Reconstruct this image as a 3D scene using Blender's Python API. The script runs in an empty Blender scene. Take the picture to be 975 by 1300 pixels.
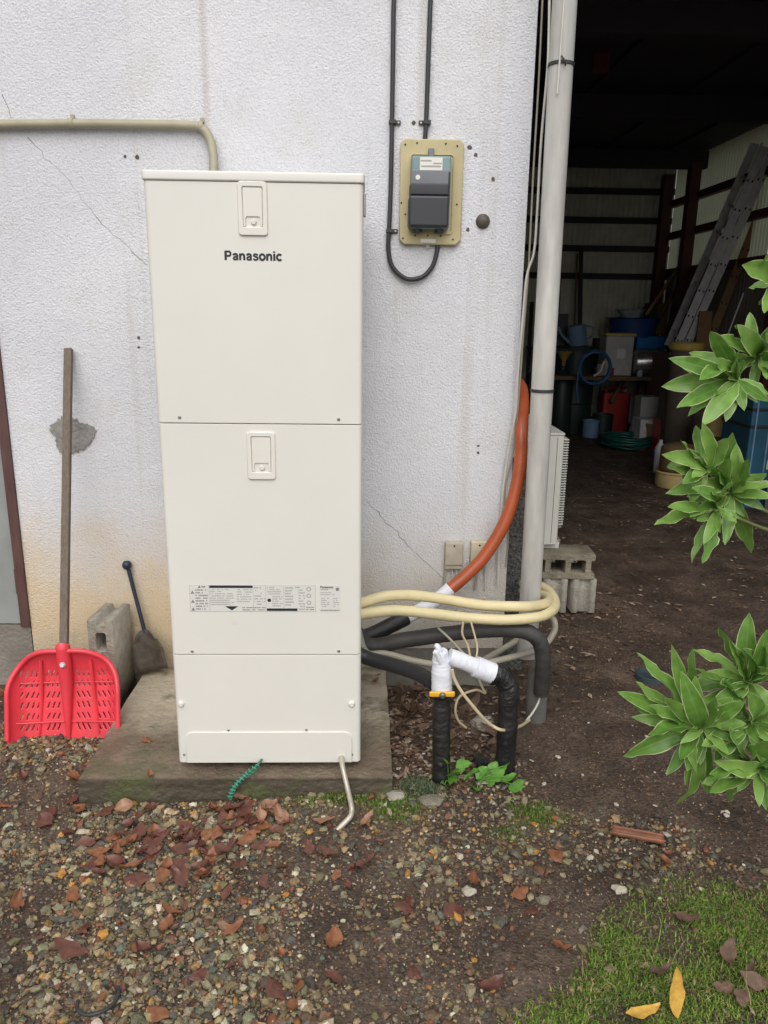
import bpy, bmesh, math, random
import numpy as np
from mathutils import Vector, Matrix
random.seed(7); rng = np.random.default_rng(7)
S = bpy.context.scene
COL = S.collection
rad = math.radians

# ------------------------------------------------------------------ camera
CAM = Vector((0.3018, -2.2503, 1.5857))
RT = Vector((0.99958431, -0.02595283, 0.01255612))
UP = Vector((-0.00560011, 0.25243801, 0.96759686))
FW = Vector((0.02828152, 0.96726496, -0.25218774))
FPX = 970.0
cd = bpy.data.cameras.new('camera'); cam = bpy.data.objects.new('camera', cd); COL.objects.link(cam)
cam.matrix_world = Matrix(((RT.x, UP.x, -FW.x, CAM.x), (RT.y, UP.y, -FW.y, CAM.y), (RT.z, UP.z, -FW.z, CAM.z), (0, 0, 0, 1)))
cd.sensor_fit = 'VERTICAL'; cd.sensor_height = 24.0; cd.lens = FPX / 1300 * 24.0
cd.clip_start = 0.05; cd.clip_end = 500
S.camera = cam
S.render.resolution_x = 768; S.render.resolution_y = 1024

# ------------------------------------------------------------------ sky, sun, exposure (overcast)
TO_SUN = Vector((-0.03, -0.68, 0.80)).normalized()
w = bpy.data.worlds.new('World'); S.world = w; w.use_nodes = True
nt = w.node_tree; nt.nodes.clear()
sky = nt.nodes.new('ShaderNodeTexSky'); sky.sky_type = 'NISHITA'; sky.sun_disc = False
sky.sun_elevation = math.asin(TO_SUN.z); sky.sun_rotation = math.atan2(TO_SUN.x, TO_SUN.y)
sky.air_density = 1.0; sky.dust_density = 4.0; sky.ozone_density = 1.0
hs = nt.nodes.new('ShaderNodeHueSaturation'); hs.inputs['Saturation'].default_value = 0.30
bg = nt.nodes.new('ShaderNodeBackground'); bg.inputs['Strength'].default_value = 0.10
wo = nt.nodes.new('ShaderNodeOutputWorld')
nt.links.new(sky.outputs[0], hs.inputs['Color']); nt.links.new(hs.outputs[0], bg.inputs['Color']); nt.links.new(bg.outputs[0], wo.inputs['Surface'])
ld = bpy.data.lights.new('sun', 'SUN'); ld.energy = 1.2; ld.angle = rad(80); ld.color = (1.0, 0.965, 0.92)
sun = bpy.data.objects.new('sun', ld); COL.objects.link(sun); sun.location = (0, 0, 8)
sun.rotation_euler = (-TO_SUN).to_track_quat('-Z', 'Y').to_euler()
S.view_settings.view_transform = 'Standard'; S.view_settings.look = 'None'
S.view_settings.exposure = 0.44; S.view_settings.gamma = 1.0

# ------------------------------------------------------------------ helpers
def ray(px, py): return (px - 487.5) / FPX * RT - (py - 650) / FPX * UP + FW
def at(px, py, Y):
    d = ray(px, py); return CAM + d * ((Y - CAM.y) / d.y)
def atz(px, py, Z=0.03):
    d = ray(px, py); return CAM + d * ((Z - CAM.z) / d.z)
def V(*a): return Vector(a)

class Noise2:
    def __init__(s, seed): s.t = np.random.default_rng(seed).random((64, 64))
    def __call__(s, x, y):
        x = np.asarray(x, float); y = np.asarray(y, float)
        xi = np.floor(x).astype(int); yi = np.floor(y).astype(int); fx = x - xi; fy = y - yi
        fx = fx * fx * (3 - 2 * fx); fy = fy * fy * (3 - 2 * fy); t = s.t
        a = t[xi % 64, yi % 64]; b = t[(xi + 1) % 64, yi % 64]; c = t[xi % 64, (yi + 1) % 64]; d = t[(xi + 1) % 64, (yi + 1) % 64]
        return (a * (1 - fx) + b * fx) * (1 - fy) + (c * (1 - fx) + d * fx) * fy
N1, N2, N3 = Noise2(1), Noise2(2), Noise2(3)
def G(x, y):
    x = np.asarray(x, float); y = np.asarray(y, float)
    n = (N1(x * 2.3, y * 2.3) - .5) * .022 + (N2(x * 7, y * 7) - .5) * .014 + (N3(x * 21, y * 21) - .5) * .008
    n = n * np.clip(1.2 - np.abs(y) / 40, 0.1, 1)
    h = .028 + n
    h = h + .018 * np.exp(-((x + .9) / .35) ** 2 - ((y - .2) / .25) ** 2)
    h = h + .026 * np.exp(-((x - .18) / .20) ** 2 - ((y + .07) / .05) ** 2)
    return h
def g(x, y): return float(G(x, y))

def setprops(o, label=None, cat=None, group=None, kind=None):
    if label: o['label'] = label
    if cat: o['category'] = cat
    if group: o['group'] = group
    if kind: o['kind'] = kind
    return o
def thing(name, label, cat, loc, group=None):
    o = bpy.data.objects.new(name, None); COL.objects.link(o); o.location = loc; o.empty_display_size = .05
    return setprops(o, label, cat, group)
def link(name, me, m, parent=None):
    o = bpy.data.objects.new(name, me); COL.objects.link(o)
    if m is not None and not me.materials: me.materials.append(m)
    if me.name.startswith('wn_'):
        wn = o.modifiers.new('wn', 'WEIGHTED_NORMAL'); wn.keep_sharp = True; wn.weight = 100
    if parent is not None:
        o.parent = parent
        p = parent; off = Vector((0, 0, 0))
        o.matrix_parent_inverse = Matrix.Translation(-wloc(parent))
    return o
def wloc(o):
    l = Vector(o.location)
    if o.parent is not None: l = l + wloc(o.parent) + o.matrix_parent_inverse.translation
    return l
def solo(name, me, m, label, cat, group=None, kind=None):
    """a one-mesh thing with its origin at its base"""
    vs = np.empty(len(me.vertices) * 3); me.vertices.foreach_get('co', vs); vs = vs.reshape(-1, 3)
    o0 = np.array([(vs[:, 0].min() + vs[:, 0].max()) / 2, (vs[:, 1].min() + vs[:, 1].max()) / 2, vs[:, 2].min()])
    me.vertices.foreach_set('co', (vs - o0).ravel()); me.update()
    o = link(name, me, m); o.location = o0
    return setprops(o, label, cat, group, kind)
def mesh(name, verts, faces, smooth=False):
    me = bpy.data.meshes.new(name); me.from_pydata([tuple(v) for v in verts], [], faces); me.update()
    if smooth: me.polygons.foreach_set('use_smooth', [True] * len(me.polygons))
    return me
def frombm(name, bm, smooth=False, autosmooth=None):
    me = bpy.data.meshes.new(name); bm.normal_update(); bm.to_mesh(me); bm.free()
    if smooth: me.polygons.foreach_set('use_smooth', [True] * len(me.polygons))
    if autosmooth is not None: me.set_sharp_from_angle(angle=rad(autosmooth))
    return me
def bbox(bm, x0, x1, y0, y1, z0, z1, M=None):
    vs = [bm.verts.new((x, y, z)) for z in (z0, z1) for x, y in ((x0, y0), (x1, y0), (x1, y1), (x0, y1))]
    for f in ((0, 3, 2, 1), (4, 5, 6, 7), (0, 1, 5, 4), (1, 2, 6, 5), (2, 3, 7, 6), (3, 0, 4, 7)): bm.faces.new([vs[i] for i in f])
    if M is not None: bmesh.ops.transform(bm, matrix=M, verts=vs)
    return vs
def box(name, x0, x1, y0, y1, z0, z1, bev=0.0, seg=2, M=None):
    bm = bmesh.new(); bbox(bm, x0, x1, y0, y1, z0, z1)
    if bev > 0: bmesh.ops.bevel(bm, geom=list(bm.edges), offset=bev, segments=seg, affect='EDGES', profile=.5)
    if M is not None: bmesh.ops.transform(bm, matrix=M, verts=list(bm.verts))
    return frombm('wn_' + name if bev > 0 else name, bm, smooth=bev > 0, autosmooth=60 if bev > 0 else None)
def vbox(name, x0, x1, y0, y1, z0, z1, bv, bh, front_only=False):
    """box whose vertical edges are rounded by bv and the rest by bh"""
    bm = bmesh.new(); bbox(bm, x0, x1, y0, y1, z0, z1)
    ve = [e for e in bm.edges if abs((e.verts[0].co - e.verts[1].co).z) > 1e-6 and (not front_only or e.verts[0].co.y < (y0 + y1) / 2)]
    bmesh.ops.bevel(bm, geom=ve, offset=bv, segments=5, affect='EDGES', profile=.5)
    if bh > 0:
        he = [e for e in bm.edges if abs((e.verts[0].co - e.verts[1].co).z) < 1e-6 and len(e.link_faces) == 2 and e.calc_face_angle() > .8]
        bmesh.ops.bevel(bm, geom=he, offset=bh, segments=2, affect='EDGES', profile=.5)
    return frombm('wn_' + name, bm, smooth=True, autosmooth=60)
def spline(pts, n=8):
    P = [Vector(p) for p in pts]
    if len(P) < 3: return [P[0].lerp(P[1], i / n) for i in range(n + 1)]
    P = [P[0] * 2 - P[1]] + P + [P[-1] * 2 - P[-2]]; out = []
    for i in range(1, len(P) - 2):
        a, b, c, d = P[i - 1:i + 3]
        for k in range(n):
            t = k / n
            out.append(.5 * ((2 * b) + (c - a) * t + (2 * a - 5 * b + 4 * c - d) * t * t + (3 * b - a - 3 * c + d) * t ** 3))
    out.append(P[-2]); return out
def tube_into(bm, pts, r, n=10, cap=True):
    """r a number or a function of 0..1"""
    R = r if callable(r) else (lambda t: r)
    pts = [Vector(p) for p in pts]
    T = [(pts[min(i + 1, len(pts) - 1)] - pts[max(i - 1, 0)]).normalized() for i in range(len(pts))]
    a = T[0].orthogonal().normalized(); rings = []
    for i, (p, t) in enumerate(zip(pts, T)):
        a = (a - t * a.dot(t)).normalized(); b = t.cross(a); q = R(i / (len(pts) - 1))
        rings.append([bm.verts.new(p + (a * math.cos(2 * math.pi * k / n) + b * math.sin(2 * math.pi * k / n)) * q) for k in range(n)])
    for A, B in zip(rings, rings[1:]):
        for k in range(n): bm.faces.new((A[k], A[(k + 1) % n], B[(k + 1) % n], B[k]))
    if cap: bm.faces.new(rings[0][::-1]); bm.faces.new(rings[-1])
def tube(name, pts, r, n=10, sm=8, cap=True):
    bm = bmesh.new(); tube_into(bm, spline(pts, sm) if sm else pts, r, n, cap); return frombm(name, bm, smooth=True, autosmooth=50)
def lathe_into(bm, prof, c=(0, 0, 0), n=24, M=None):
    vs = []; rings = []
    for r, z in prof:
        if r < 1e-6: ring = [bm.verts.new((c[0], c[1], c[2] + z))]
        else: ring = [bm.verts.new((c[0] + r * math.cos(2 * math.pi * k / n), c[1] + r * math.sin(2 * math.pi * k / n), c[2] + z)) for k in range(n)]
        rings.append(ring); vs += ring
    for A, B in zip(rings, rings[1:]):
        for k in range(n):
            f = [A[k % len(A)], A[(k + 1) % len(A)], B[(k + 1) % len(B)], B[k % len(B)]]
            u = []; [u.append(q) for q in f if q not in u]
            if len(u) > 2: bm.faces.new(u)
    if M is not None: bmesh.ops.transform(bm, matrix=M, verts=vs)
def lathe(name, prof, c=(0, 0, 0), n=24, M=None):
    bm = bmesh.new(); lathe_into(bm, prof, c, n, M); return frombm(name, bm, smooth=True, autosmooth=40)
def flatshape(name, outline, holes, depth, bev=0.0):
    """2D outline with holes, extruded +-depth/2 in z, as a mesh in the xy plane"""
    cu = bpy.data.curves.new(name, 'CURVE'); cu.dimensions = '2D'; cu.fill_mode = 'BOTH'; cu.extrude = max(depth / 2 - bev, 0); cu.bevel_depth = bev; cu.bevel_resolution = 1
    for pl in [outline] + list(holes):
        sp = cu.splines.new('POLY'); sp.points.add(len(pl) - 1); sp.use_cyclic_u = True
        for p, q in zip(sp.points, pl): p.co = (q[0], q[1], 0, 1)
    if bev: cu.offset = -bev
    o = bpy.data.objects.new(name, cu); COL.objects.link(o)
    bpy.context.view_layer.update()
    me = bpy.data.meshes.new_from_object(o.evaluated_get(bpy.context.evaluated_depsgraph_get()))
    bpy.data.objects.remove(o); bpy.data.curves.remove(cu)
    me.materials.clear(); return me
def textmesh(body, x0, x1, z0, z1, y, bold=0.0, depth=.0006):
    cu = bpy.data.curves.new('lettering', 'FONT'); cu.body = body; cu.offset = bold; cu.extrude = .002
    o = bpy.data.objects.new('lettering', cu); COL.objects.link(o); bpy.context.view_layer.update()
    me = bpy.data.meshes.new_from_object(o.evaluated_get(bpy.context.evaluated_depsgraph_get()))
    bpy.data.objects.remove(o); bpy.data.curves.remove(cu); me.materials.clear()
    v = np.empty(len(me.vertices) * 3); me.vertices.foreach_get('co', v); v = v.reshape(-1, 3)
    a, b = v.min(0), v.max(0)
    out = np.stack([x0 + (v[:, 0] - a[0]) / (b[0] - a[0]) * (x1 - x0), y - (v[:, 2] - a[2]) / (b[2] - a[2]) * depth, z0 + (v[:, 1] - a[1]) / (b[1] - a[1]) * (z1 - z0)], 1)
    me.vertices.foreach_set('co', out.ravel()); me.update(); return me
GLYPH = {  # heavy sans strokes: (width, closed, points), advance
 'P': (.90, [(.21, 0, [(.17, 0), (.17, 1)]), (.17, 0, [(.20, .915), (.50, .915), (.655, .87), (.73, .69), (.655, .50), (.50, .455), (.20, .455)])]),
 'a': (.75, [(.18, 0, [(.145, .51), (.205, .625), (.36, .665), (.525, .62), (.58, .49), (.58, .14), (.605, 0)]), (.155, 0, [(.55, .415), (.42, .385), (.24, .325), (.165, .205), (.225, .095), (.36, .07), (.50, .13), (.57, .25)])]),
 'n': (.80, [(.19, 0, [(.16, 0), (.16, .74)]), (.185, 0, [(.19, .44), (.26, .59), (.41, .65), (.56, .60), (.625, .45), (.625, .2), (.625, 0)])]),
 's': (.73, [(.155, 0, [(.60, .53), (.53, .64), (.37, .67), (.21, .625), (.17, .54), (.225, .455), (.38, .405), (.54, .34), (.605, .225), (.555, .11), (.39, .068), (.22, .09), (.13, .21)])]),
 'o': (.80, [(.185, 1, [(.40 + .285 * math.cos(2 * math.pi * k / 20), .37 + .30 * math.sin(2 * math.pi * k / 20)) for k in range(20)])]),
 'i': (.37, [(.20, 0, [(.17, 0), (.17, .74)]), (.20, 0, [(.17, .84), (.17, 1)])]),
 'c': (.72, [(.185, 0, [(.385 + .275 * math.cos(rad(38 + 284 * k / 16)), .37 + .30 * math.sin(rad(38 + 284 * k / 16))) for k in range(17)])]),
}
def brand(x0, x1, z0, z1, y=-.0004):
    vs = []; fs = []; adv = .06; lay = 0
    tot = sum(GLYPH[c][0] for c in 'Panasonic') - .06; sx = (x1 - x0) / tot; sz = z1 - z0
    for c in 'Panasonic':
        w_, st = GLYPH[c]
        for wd, closed, pts in st:
            P = [Vector((a, b, 0)) for a, b in pts]
            if closed: P = P + P[:1]
            elif len(P) > 2: P = spline(P, 4)
            n = len(P); b0 = len(vs); lay += 1; yy = y - .00002 * lay
            for k, p in enumerate(P):
                t = (P[min(k + 1, n - 1)] - P[max(k - 1, 0)]) if not (closed and k in (0, n - 1)) else (P[1] - P[n - 2])
                t = t.normalized(); nn = Vector((-t.y, t.x, 0)) * wd * .66
                for q in (p + nn, p - nn): vs.append((x0 + (adv - .06 + q.x - .06) * sx, yy, z0 + q.y * sz))
            for k in range(n - 1): fs.append((b0 + 2 * k, b0 + 2 * k + 1, b0 + 2 * k + 3, b0 + 2 * k + 2))
        adv += w_
    return mesh('lettering', vs, fs)
def xform(me, M): me.transform(M); me.update(); return me
def rrect(x0, x1, y0, y1, r, n=4):
    o = []
    for cx, cy, a in ((x1 - r, y1 - r, 0), (x0 + r, y1 - r, 90), (x0 + r, y0 + r, 180), (x1 - r, y0 + r, 270)):
        for k in range(n + 1): t = rad(a + 90 * k / n); o.append((cx + r * math.cos(t), cy + r * math.sin(t)))
    return o
XZ = Matrix(((1, 0, 0, 0), (0, 0, -1, 0), (0, 1, 0, 0), (0, 0, 0, 1)))     # xy plane -> xz plane facing -y

# ------------------------------------------------------------------ materials
def mat(name, base, rough=.5, var=.15, scale=8., bump=0., bscale=60., metal=0., spec=.5, second=None, detail=4., stretch=None, attr=None):
    m = bpy.data.materials.new(name); m.use_nodes = True; t = m.node_tree; N = t.nodes; L = t.links
    b = N['Principled BSDF']; b.inputs['Roughness'].default_value = rough; b.inputs['Metallic'].default_value = metal; b.inputs['Specular IOR Level'].default_value = spec
    tc = N.new('ShaderNodeTexCoord'); src = tc.outputs['Object']
    if stretch:
        mp = N.new('ShaderNodeMapping'); mp.inputs['Scale'].default_value = stretch; L.new(src, mp.inputs[0]); src = mp.outputs[0]
    nz = N.new('ShaderNodeTexNoise'); nz.inputs['Scale'].default_value = scale; nz.inputs['Detail'].default_value = detail; nz.inputs['Roughness'].default_value = .6; L.new(src, nz.inputs['Vector'])
    mr = N.new('ShaderNodeMapRange'); mr.inputs[1].default_value = .3; mr.inputs[2].default_value = .7; L.new(nz.outputs['Fac'], mr.inputs[0])
    mx = N.new('ShaderNodeMix'); mx.data_type = 'RGBA'; L.new(mr.outputs[0], mx.inputs[0])
    c2 = second if second else tuple(c * (1 - var) for c in base)
    mx.inputs[6].default_value = (*c2, 1); mx.inputs[7].default_value = (*[min(1, c * (1 + (0 if second else var * .5))) for c in base], 1)
    out = mx.outputs[2]
    if attr:
        at_ = N.new('ShaderNodeAttribute'); at_.attribute_name = attr
        m2 = N.new('ShaderNodeMix'); m2.data_type = 'RGBA'; m2.blend_type = 'MULTIPLY'; m2.inputs[0].default_value = 1
        L.new(at_.outputs['Color'], m2.inputs[6]); L.new(out, m2.inputs[7]); out = m2.outputs[2]
    L.new(out, b.inputs['Base Color'])
    r2 = N.new('ShaderNodeMapRange'); r2.inputs[3].default_value = max(0.02, rough - .08); r2.inputs[4].default_value = min(1, rough + .08); L.new(nz.outputs['Fac'], r2.inputs[0]); L.new(r2.outputs[0], b.inputs['Roughness'])
    if bump:
        n2 = N.new('ShaderNodeTexNoise'); n2.inputs['Scale'].default_value = bscale; n2.inputs['Detail'].default_value = 5; L.new(src, n2.inputs['Vector'])
        bp = N.new('ShaderNodeBump'); bp.inputs['Strength'].default_value = bump; bp.inputs['Distance'].default_value = .01; L.new(n2.outputs['Fac'], bp.inputs['Height']); L.new(bp.outputs[0], b.inputs['Normal'])
    return m
M = {}
M['enamel'] = mat('enamel', (.735, .72, .665), .30, .035, 2.2, bump=.05, bscale=3.5)
M['enamel_lid'] = mat('enamel_lid', (.765, .75, .70), .33, .02, 3.)
M['plastic_white'] = mat('plastic_white', (.74, .72, .66), .35, .02)
M['seam'] = mat('seam', (.12, .115, .1), .6)
M['crack'] = mat('crack', (.27, .26, .25), .8, .4, 40)
M['ink'] = mat('ink', (.02, .021, .03), .5, .1)
M['ink_grey'] = mat('ink_grey', (.22, .22, .22), .6, .1)
M['ink_faint'] = mat('ink_faint', (.38, .38, .37), .6, .1)
M['sticker'] = mat('sticker', (.68, .67, .63), .4, .03)
M['screw'] = mat('screw', (.35, .34, .32), .35, .2, metal=.9)
M['meter_board'] = mat('meter_board', (.50, .43, .24), .5, .12, 10)
M['meter_grey'] = mat('meter_grey', (.17, .18, .20), .4, .1)
M['meter_teal'] = mat('meter_teal', (.20, .30, .31), .4, .15, 20)
M['meter_dark'] = mat('meter_dark', (.032, .034, .042), .35, .1)
M['cable'] = mat('cable', (.035, .035, .037), .5, .2, 30)
M['conduit'] = mat('conduit', (.38, .35, .25), .5, .15, 12)
M['downspout'] = mat('downspout', (.52, .51, .475), .42, .30, 2.5, bump=.05, bscale=8, stretch=(6, 6, 1))
M['drain'] = mat('drain', (.135, .13, .12), .6, .35, 14, bump=.2, bscale=40)
M['cream_hose'] = mat('cream_hose', (.70, .61, .36), .5, .12, 9)
M['rubber'] = mat('rubber', (.022, .022, .024), .48, .4, 18, bump=.35, bscale=35)
M['rubber_dusty'] = mat('rubber_dusty', (.05, .047, .044), .6, .4, 10, bump=.3, bscale=30)
M['tape_white'] = mat('tape_white', (.76, .78, .84), .75, .06, 30, bump=.12, bscale=40, spec=.25)
M['black_tape'] = mat('black_tape', (.030, .028, .026), .42, .6, 12, bump=.8, bscale=32, second=(.012, .012, .014))
M['yellow'] = mat('yellow', (.75, .42, .03), .4, .1)
M['orange'] = mat('orange', (.44, .095, .032), .38, .22, 6, bump=.08, bscale=30)
M['grey_conduit'] = mat('grey_conduit', (.36, .34, .27), .55, .2, 12)
M['wire_cream'] = mat('wire_cream', (.60, .50, .32), .5, .15, 20)
M['wire_white'] = mat('wire_white', (.62, .60, .54), .5, .15)
M['jbox'] = mat('jbox', (.46, .42, .33), .5, .2, 14)
M['jbox2'] = mat('jbox2', (.56, .52, .38), .5, .2, 14)
M['red_plastic'] = mat('red_plastic', (.80, .05, .075), .38, .12, 10, second=(.68, .055, .075))
M['wood_grey'] = mat('wood_grey', (.13, .095, .07), .75, .4, 20, bump=.4, bscale=60, stretch=(6, 6, .6), second=(.19, .155, .125))
M['blue_steel'] = mat('blue_steel', (.022, .034, .06), .4, .3, 20)
M['rusty_steel'] = mat('rusty_steel', (.12, .10, .075), .6, .5, 25, bump=.3, second=(.05, .04, .032))
M['block'] = mat('block', (.42, .395, .335), .9, .3, 22, bump=.9, bscale=110, second=(.27, .25, .21))
M['block_moss'] = mat('block_moss', (.32, .285, .22), .9, .3, 9, bump=.9, bscale=110, second=(.15, .135, .09))
M['ac_white'] = mat('ac_white', (.55, .545, .50), .45, .06)
M['black_hole'] = mat('black_hole', (.02, .02, .02), .7)
M['door_grey'] = mat('door_grey', (.29, .31, .30), .55, .15, 5)
M['door_frame'] = mat('door_frame', (.075, .034, .033), .6, .4, 12, second=(.12, .06, .05), stretch=(4, 4, .7))
M['copper'] = mat('copper', (.26, .11, .06), .5, .35, 25)
M['bamboo'] = mat('bamboo', (.45, .30, .12), .5, .2, 30)
M['steel_tube'] = mat('steel_tube', (.50, .46, .38), .38, .25, 20, metal=.35)
M['green_coil'] = mat('green_coil', (.03, .20, .13), .4, .2)
M['pier'] = mat('pier', (.16, .155, .14), .85, .5, 90, bump=1, bscale=130, second=(.02, .02, .02), detail=2)
M['alu'] = mat('alu', (.62, .63, .64), .4, .2, 12, metal=.15)
M['red_steel'] = mat('red_steel', (.085, .018, .014), .6, .3, 8)
M['roof_dark'] = mat('roof_dark', (.025, .025, .027), .7, .2, 5)
M['shed_sheet'] = mat('shed_sheet', (.60, .61, .50), .6, .15, 4)
M['shed_ply'] = mat('shed_ply', (.20, .18, .14), .7, .2, 4)
def trans_mat(name, c):
    m = mat(name, c, .5, .15, 4); t = m.node_tree; b = t.nodes['Principled BSDF']; o = [n for n in t.nodes if n.type == 'OUTPUT_MATERIAL'][0]
    tr = t.nodes.new('ShaderNodeBsdfTranslucent'); tr.inputs[0].default_value = (*c, 1); mx = t.nodes.new('ShaderNodeMixShader'); mx.inputs[0].default_value = .48
    t.links.new(b.outputs[0], mx.inputs[1]); t.links.new(tr.outputs[0], mx.inputs[2]); t.links.new(mx.outputs[0], o.inputs['Surface']); return m
M['skylight_sheet'] = trans_mat('skylight_sheet', (.52, .56, .40))

def plaster_mat():
    m = bpy.data.materials.new('painted_stucco'); m.use_nodes = True; t = m.node_tree; N = t.nodes; L = t.links; b = N['Principled BSDF']
    b.inputs['Roughness'].default_value = .82; b.inputs['Specular IOR Level'].default_value = .3
    tc = N.new('ShaderNodeTexCoord'); sp = N.new('ShaderNodeSeparateXYZ'); L.new(tc.outputs['Object'], sp.inputs[0])
    def noise(s, d=4, r=.6, vec=None):
        n = N.new('ShaderNodeTexNoise'); n.inputs['Scale'].default_value = s; n.inputs['Detail'].default_value = d; n.inputs['Roughness'].default_value = r; L.new(vec or tc.outputs['Object'], n.inputs['Vector']); return n.outputs['Fac']
    def mrange(v, a, b_, c=0, d=1):
        n = N.new('ShaderNodeMapRange'); n.interpolation_type = 'SMOOTHSTEP'; L.new(v, n.inputs[0]); n.inputs[1].default_value = a; n.inputs[2].default_value = b_; n.inputs[3].default_value = c; n.inputs[4].default_value = d; return n.outputs[0]
    def math_(op, a, b_):
        n = N.new('ShaderNodeMath'); n.operation = op
        for i, q in enumerate((a, b_)):
            if isinstance(q, (int, float)): n.inputs[i].default_value = q
            else: L.new(q, n.inputs[i])
        return n.outputs[0]
    def mix(f, a, b_):
        n = N.new('ShaderNodeMix'); n.data_type = 'RGBA'
        if isinstance(f, float): n.inputs[0].default_value = f
        else: L.new(f, n.inputs[0])
        for i, q in ((6, a), (7, b_)):
            if isinstance(q, tuple): n.inputs[i].default_value = (*q, 1)
            else: L.new(q, n.inputs[i])
        return n.outputs[2]
    big = noise(1.3, 3); med = noise(5, 5)
    c = mix(mrange(big, .35, .65), (.645, .655, .695), (.715, .722, .755))
    c = mix(mrange(med, .5, .75, 0, .35), c, (.56, .545, .52))
    # splash stains rising from the ground
    zz = math_('ADD', sp.outputs['Z'], math_('MULTIPLY', math_('SUBTRACT', med, .5), .55))
    left = mrange(sp.outputs['X'], -.3, .45)
    ochre = mix(left, (.66, .52, .32), (.56, .52, .46))
    c = mix(mrange(zz, .92, .30, 0, .95), c, ochre)
    zz2 = math_('ADD', sp.outputs['Z'], math_('MULTIPLY', math_('SUBTRACT', noise(9, 5), .5), .3))
    c = mix(mrange(zz2, .36, .12, 0, .6), c, (.40, .36, .28))
    # run-off streaks
    mp = N.new('ShaderNodeMapping'); mp.inputs['Scale'].default_value = (14, 14, .35); L.new(tc.outputs['Object'], mp.inputs[0])
    st = noise(1, 4, .6, mp.outputs[0])
    c = mix(mrange(st, .58, .78, 0, .30), c, (.47, .44, .40))
    # one rusty run under the top pipe
    d = math_('ABSOLUTE', math_('ADD', sp.outputs['X'], .262), 0)
    runm = math_('MULTIPLY', mrange(d, .022, .0), mrange(sp.outputs['Z'], 2.12, 2.3, 0, .38))
    c = mix(runm, c, (.42, .33, .27))
    d2 = math_('ABSOLUTE', math_('SUBTRACT', sp.outputs['X'], .50), 0)
    c = mix(math_('MULTIPLY', mrange(d2, .02, .0), mrange(sp.outputs['Z'], 2.2, 2.3, 0, .25)), c, (.42, .33, .27))
    # cleaner rectangle where an old box hung beside the meter
    ex = mrange(math_('ABSOLUTE', math_('SUBTRACT', sp.outputs['X'], .64), 0), .085, .078)
    ez = mrange(math_('ABSOLUTE', math_('SUBTRACT', sp.outputs['Z'], 2.04), 0), .165, .155)
    c = mix(math_('MULTIPLY', math_('MULTIPLY', ex, ez), .55), c, (.70, .72, .78))
    # dark specks
    v = N.new('ShaderNodeTexVoronoi'); v.inputs['Scale'].default_value = 26; L.new(tc.outputs['Object'], v.inputs['Vector'])
    spk = math_('MULTIPLY', mrange(v.outputs['Distance'], .09, .03), mrange(noise(3.1, 2), .56, .62))
    c = mix(math_('MULTIPLY', spk, .5), c, (.18, .17, .16))
    pit = mrange(noise(130, 2, .5), .56, .68, 0, .34); c = mix(pit, c, (.42, .41, .41))
    L.new(c, b.inputs['Base Color'])
    n1 = noise(150, 3, .6); v2 = N.new('ShaderNodeTexVoronoi'); v2.inputs['Scale'].default_value = 120; L.new(tc.outputs['Object'], v2.inputs['Vector'])
    hgt = math_('ADD', n1, math_('MULTIPLY', v2.outputs['Distance'], .45)); hgt = math_('ADD', hgt, math_('MULTIPLY', noise(60, 2), .35))
    bp = N.new('ShaderNodeBump'); bp.inputs['Strength'].default_value = .8; bp.inputs['Distance'].default_value = .005; L.new(hgt, bp.inputs['Height']); L.new(bp.outputs[0], b.inputs['Normal'])
    return m
M['stucco'] = plaster_mat()
M['concrete'] = mat('concrete', (.27, .25, .215), .85, .3, 7, bump=.6, bscale=70, second=(.16, .145, .12), detail=7)
M['mortar'] = mat('mortar', (.23, .22, .205), .9, .2, 25, bump=1, bscale=60, second=(.33, .32, .30))

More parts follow.
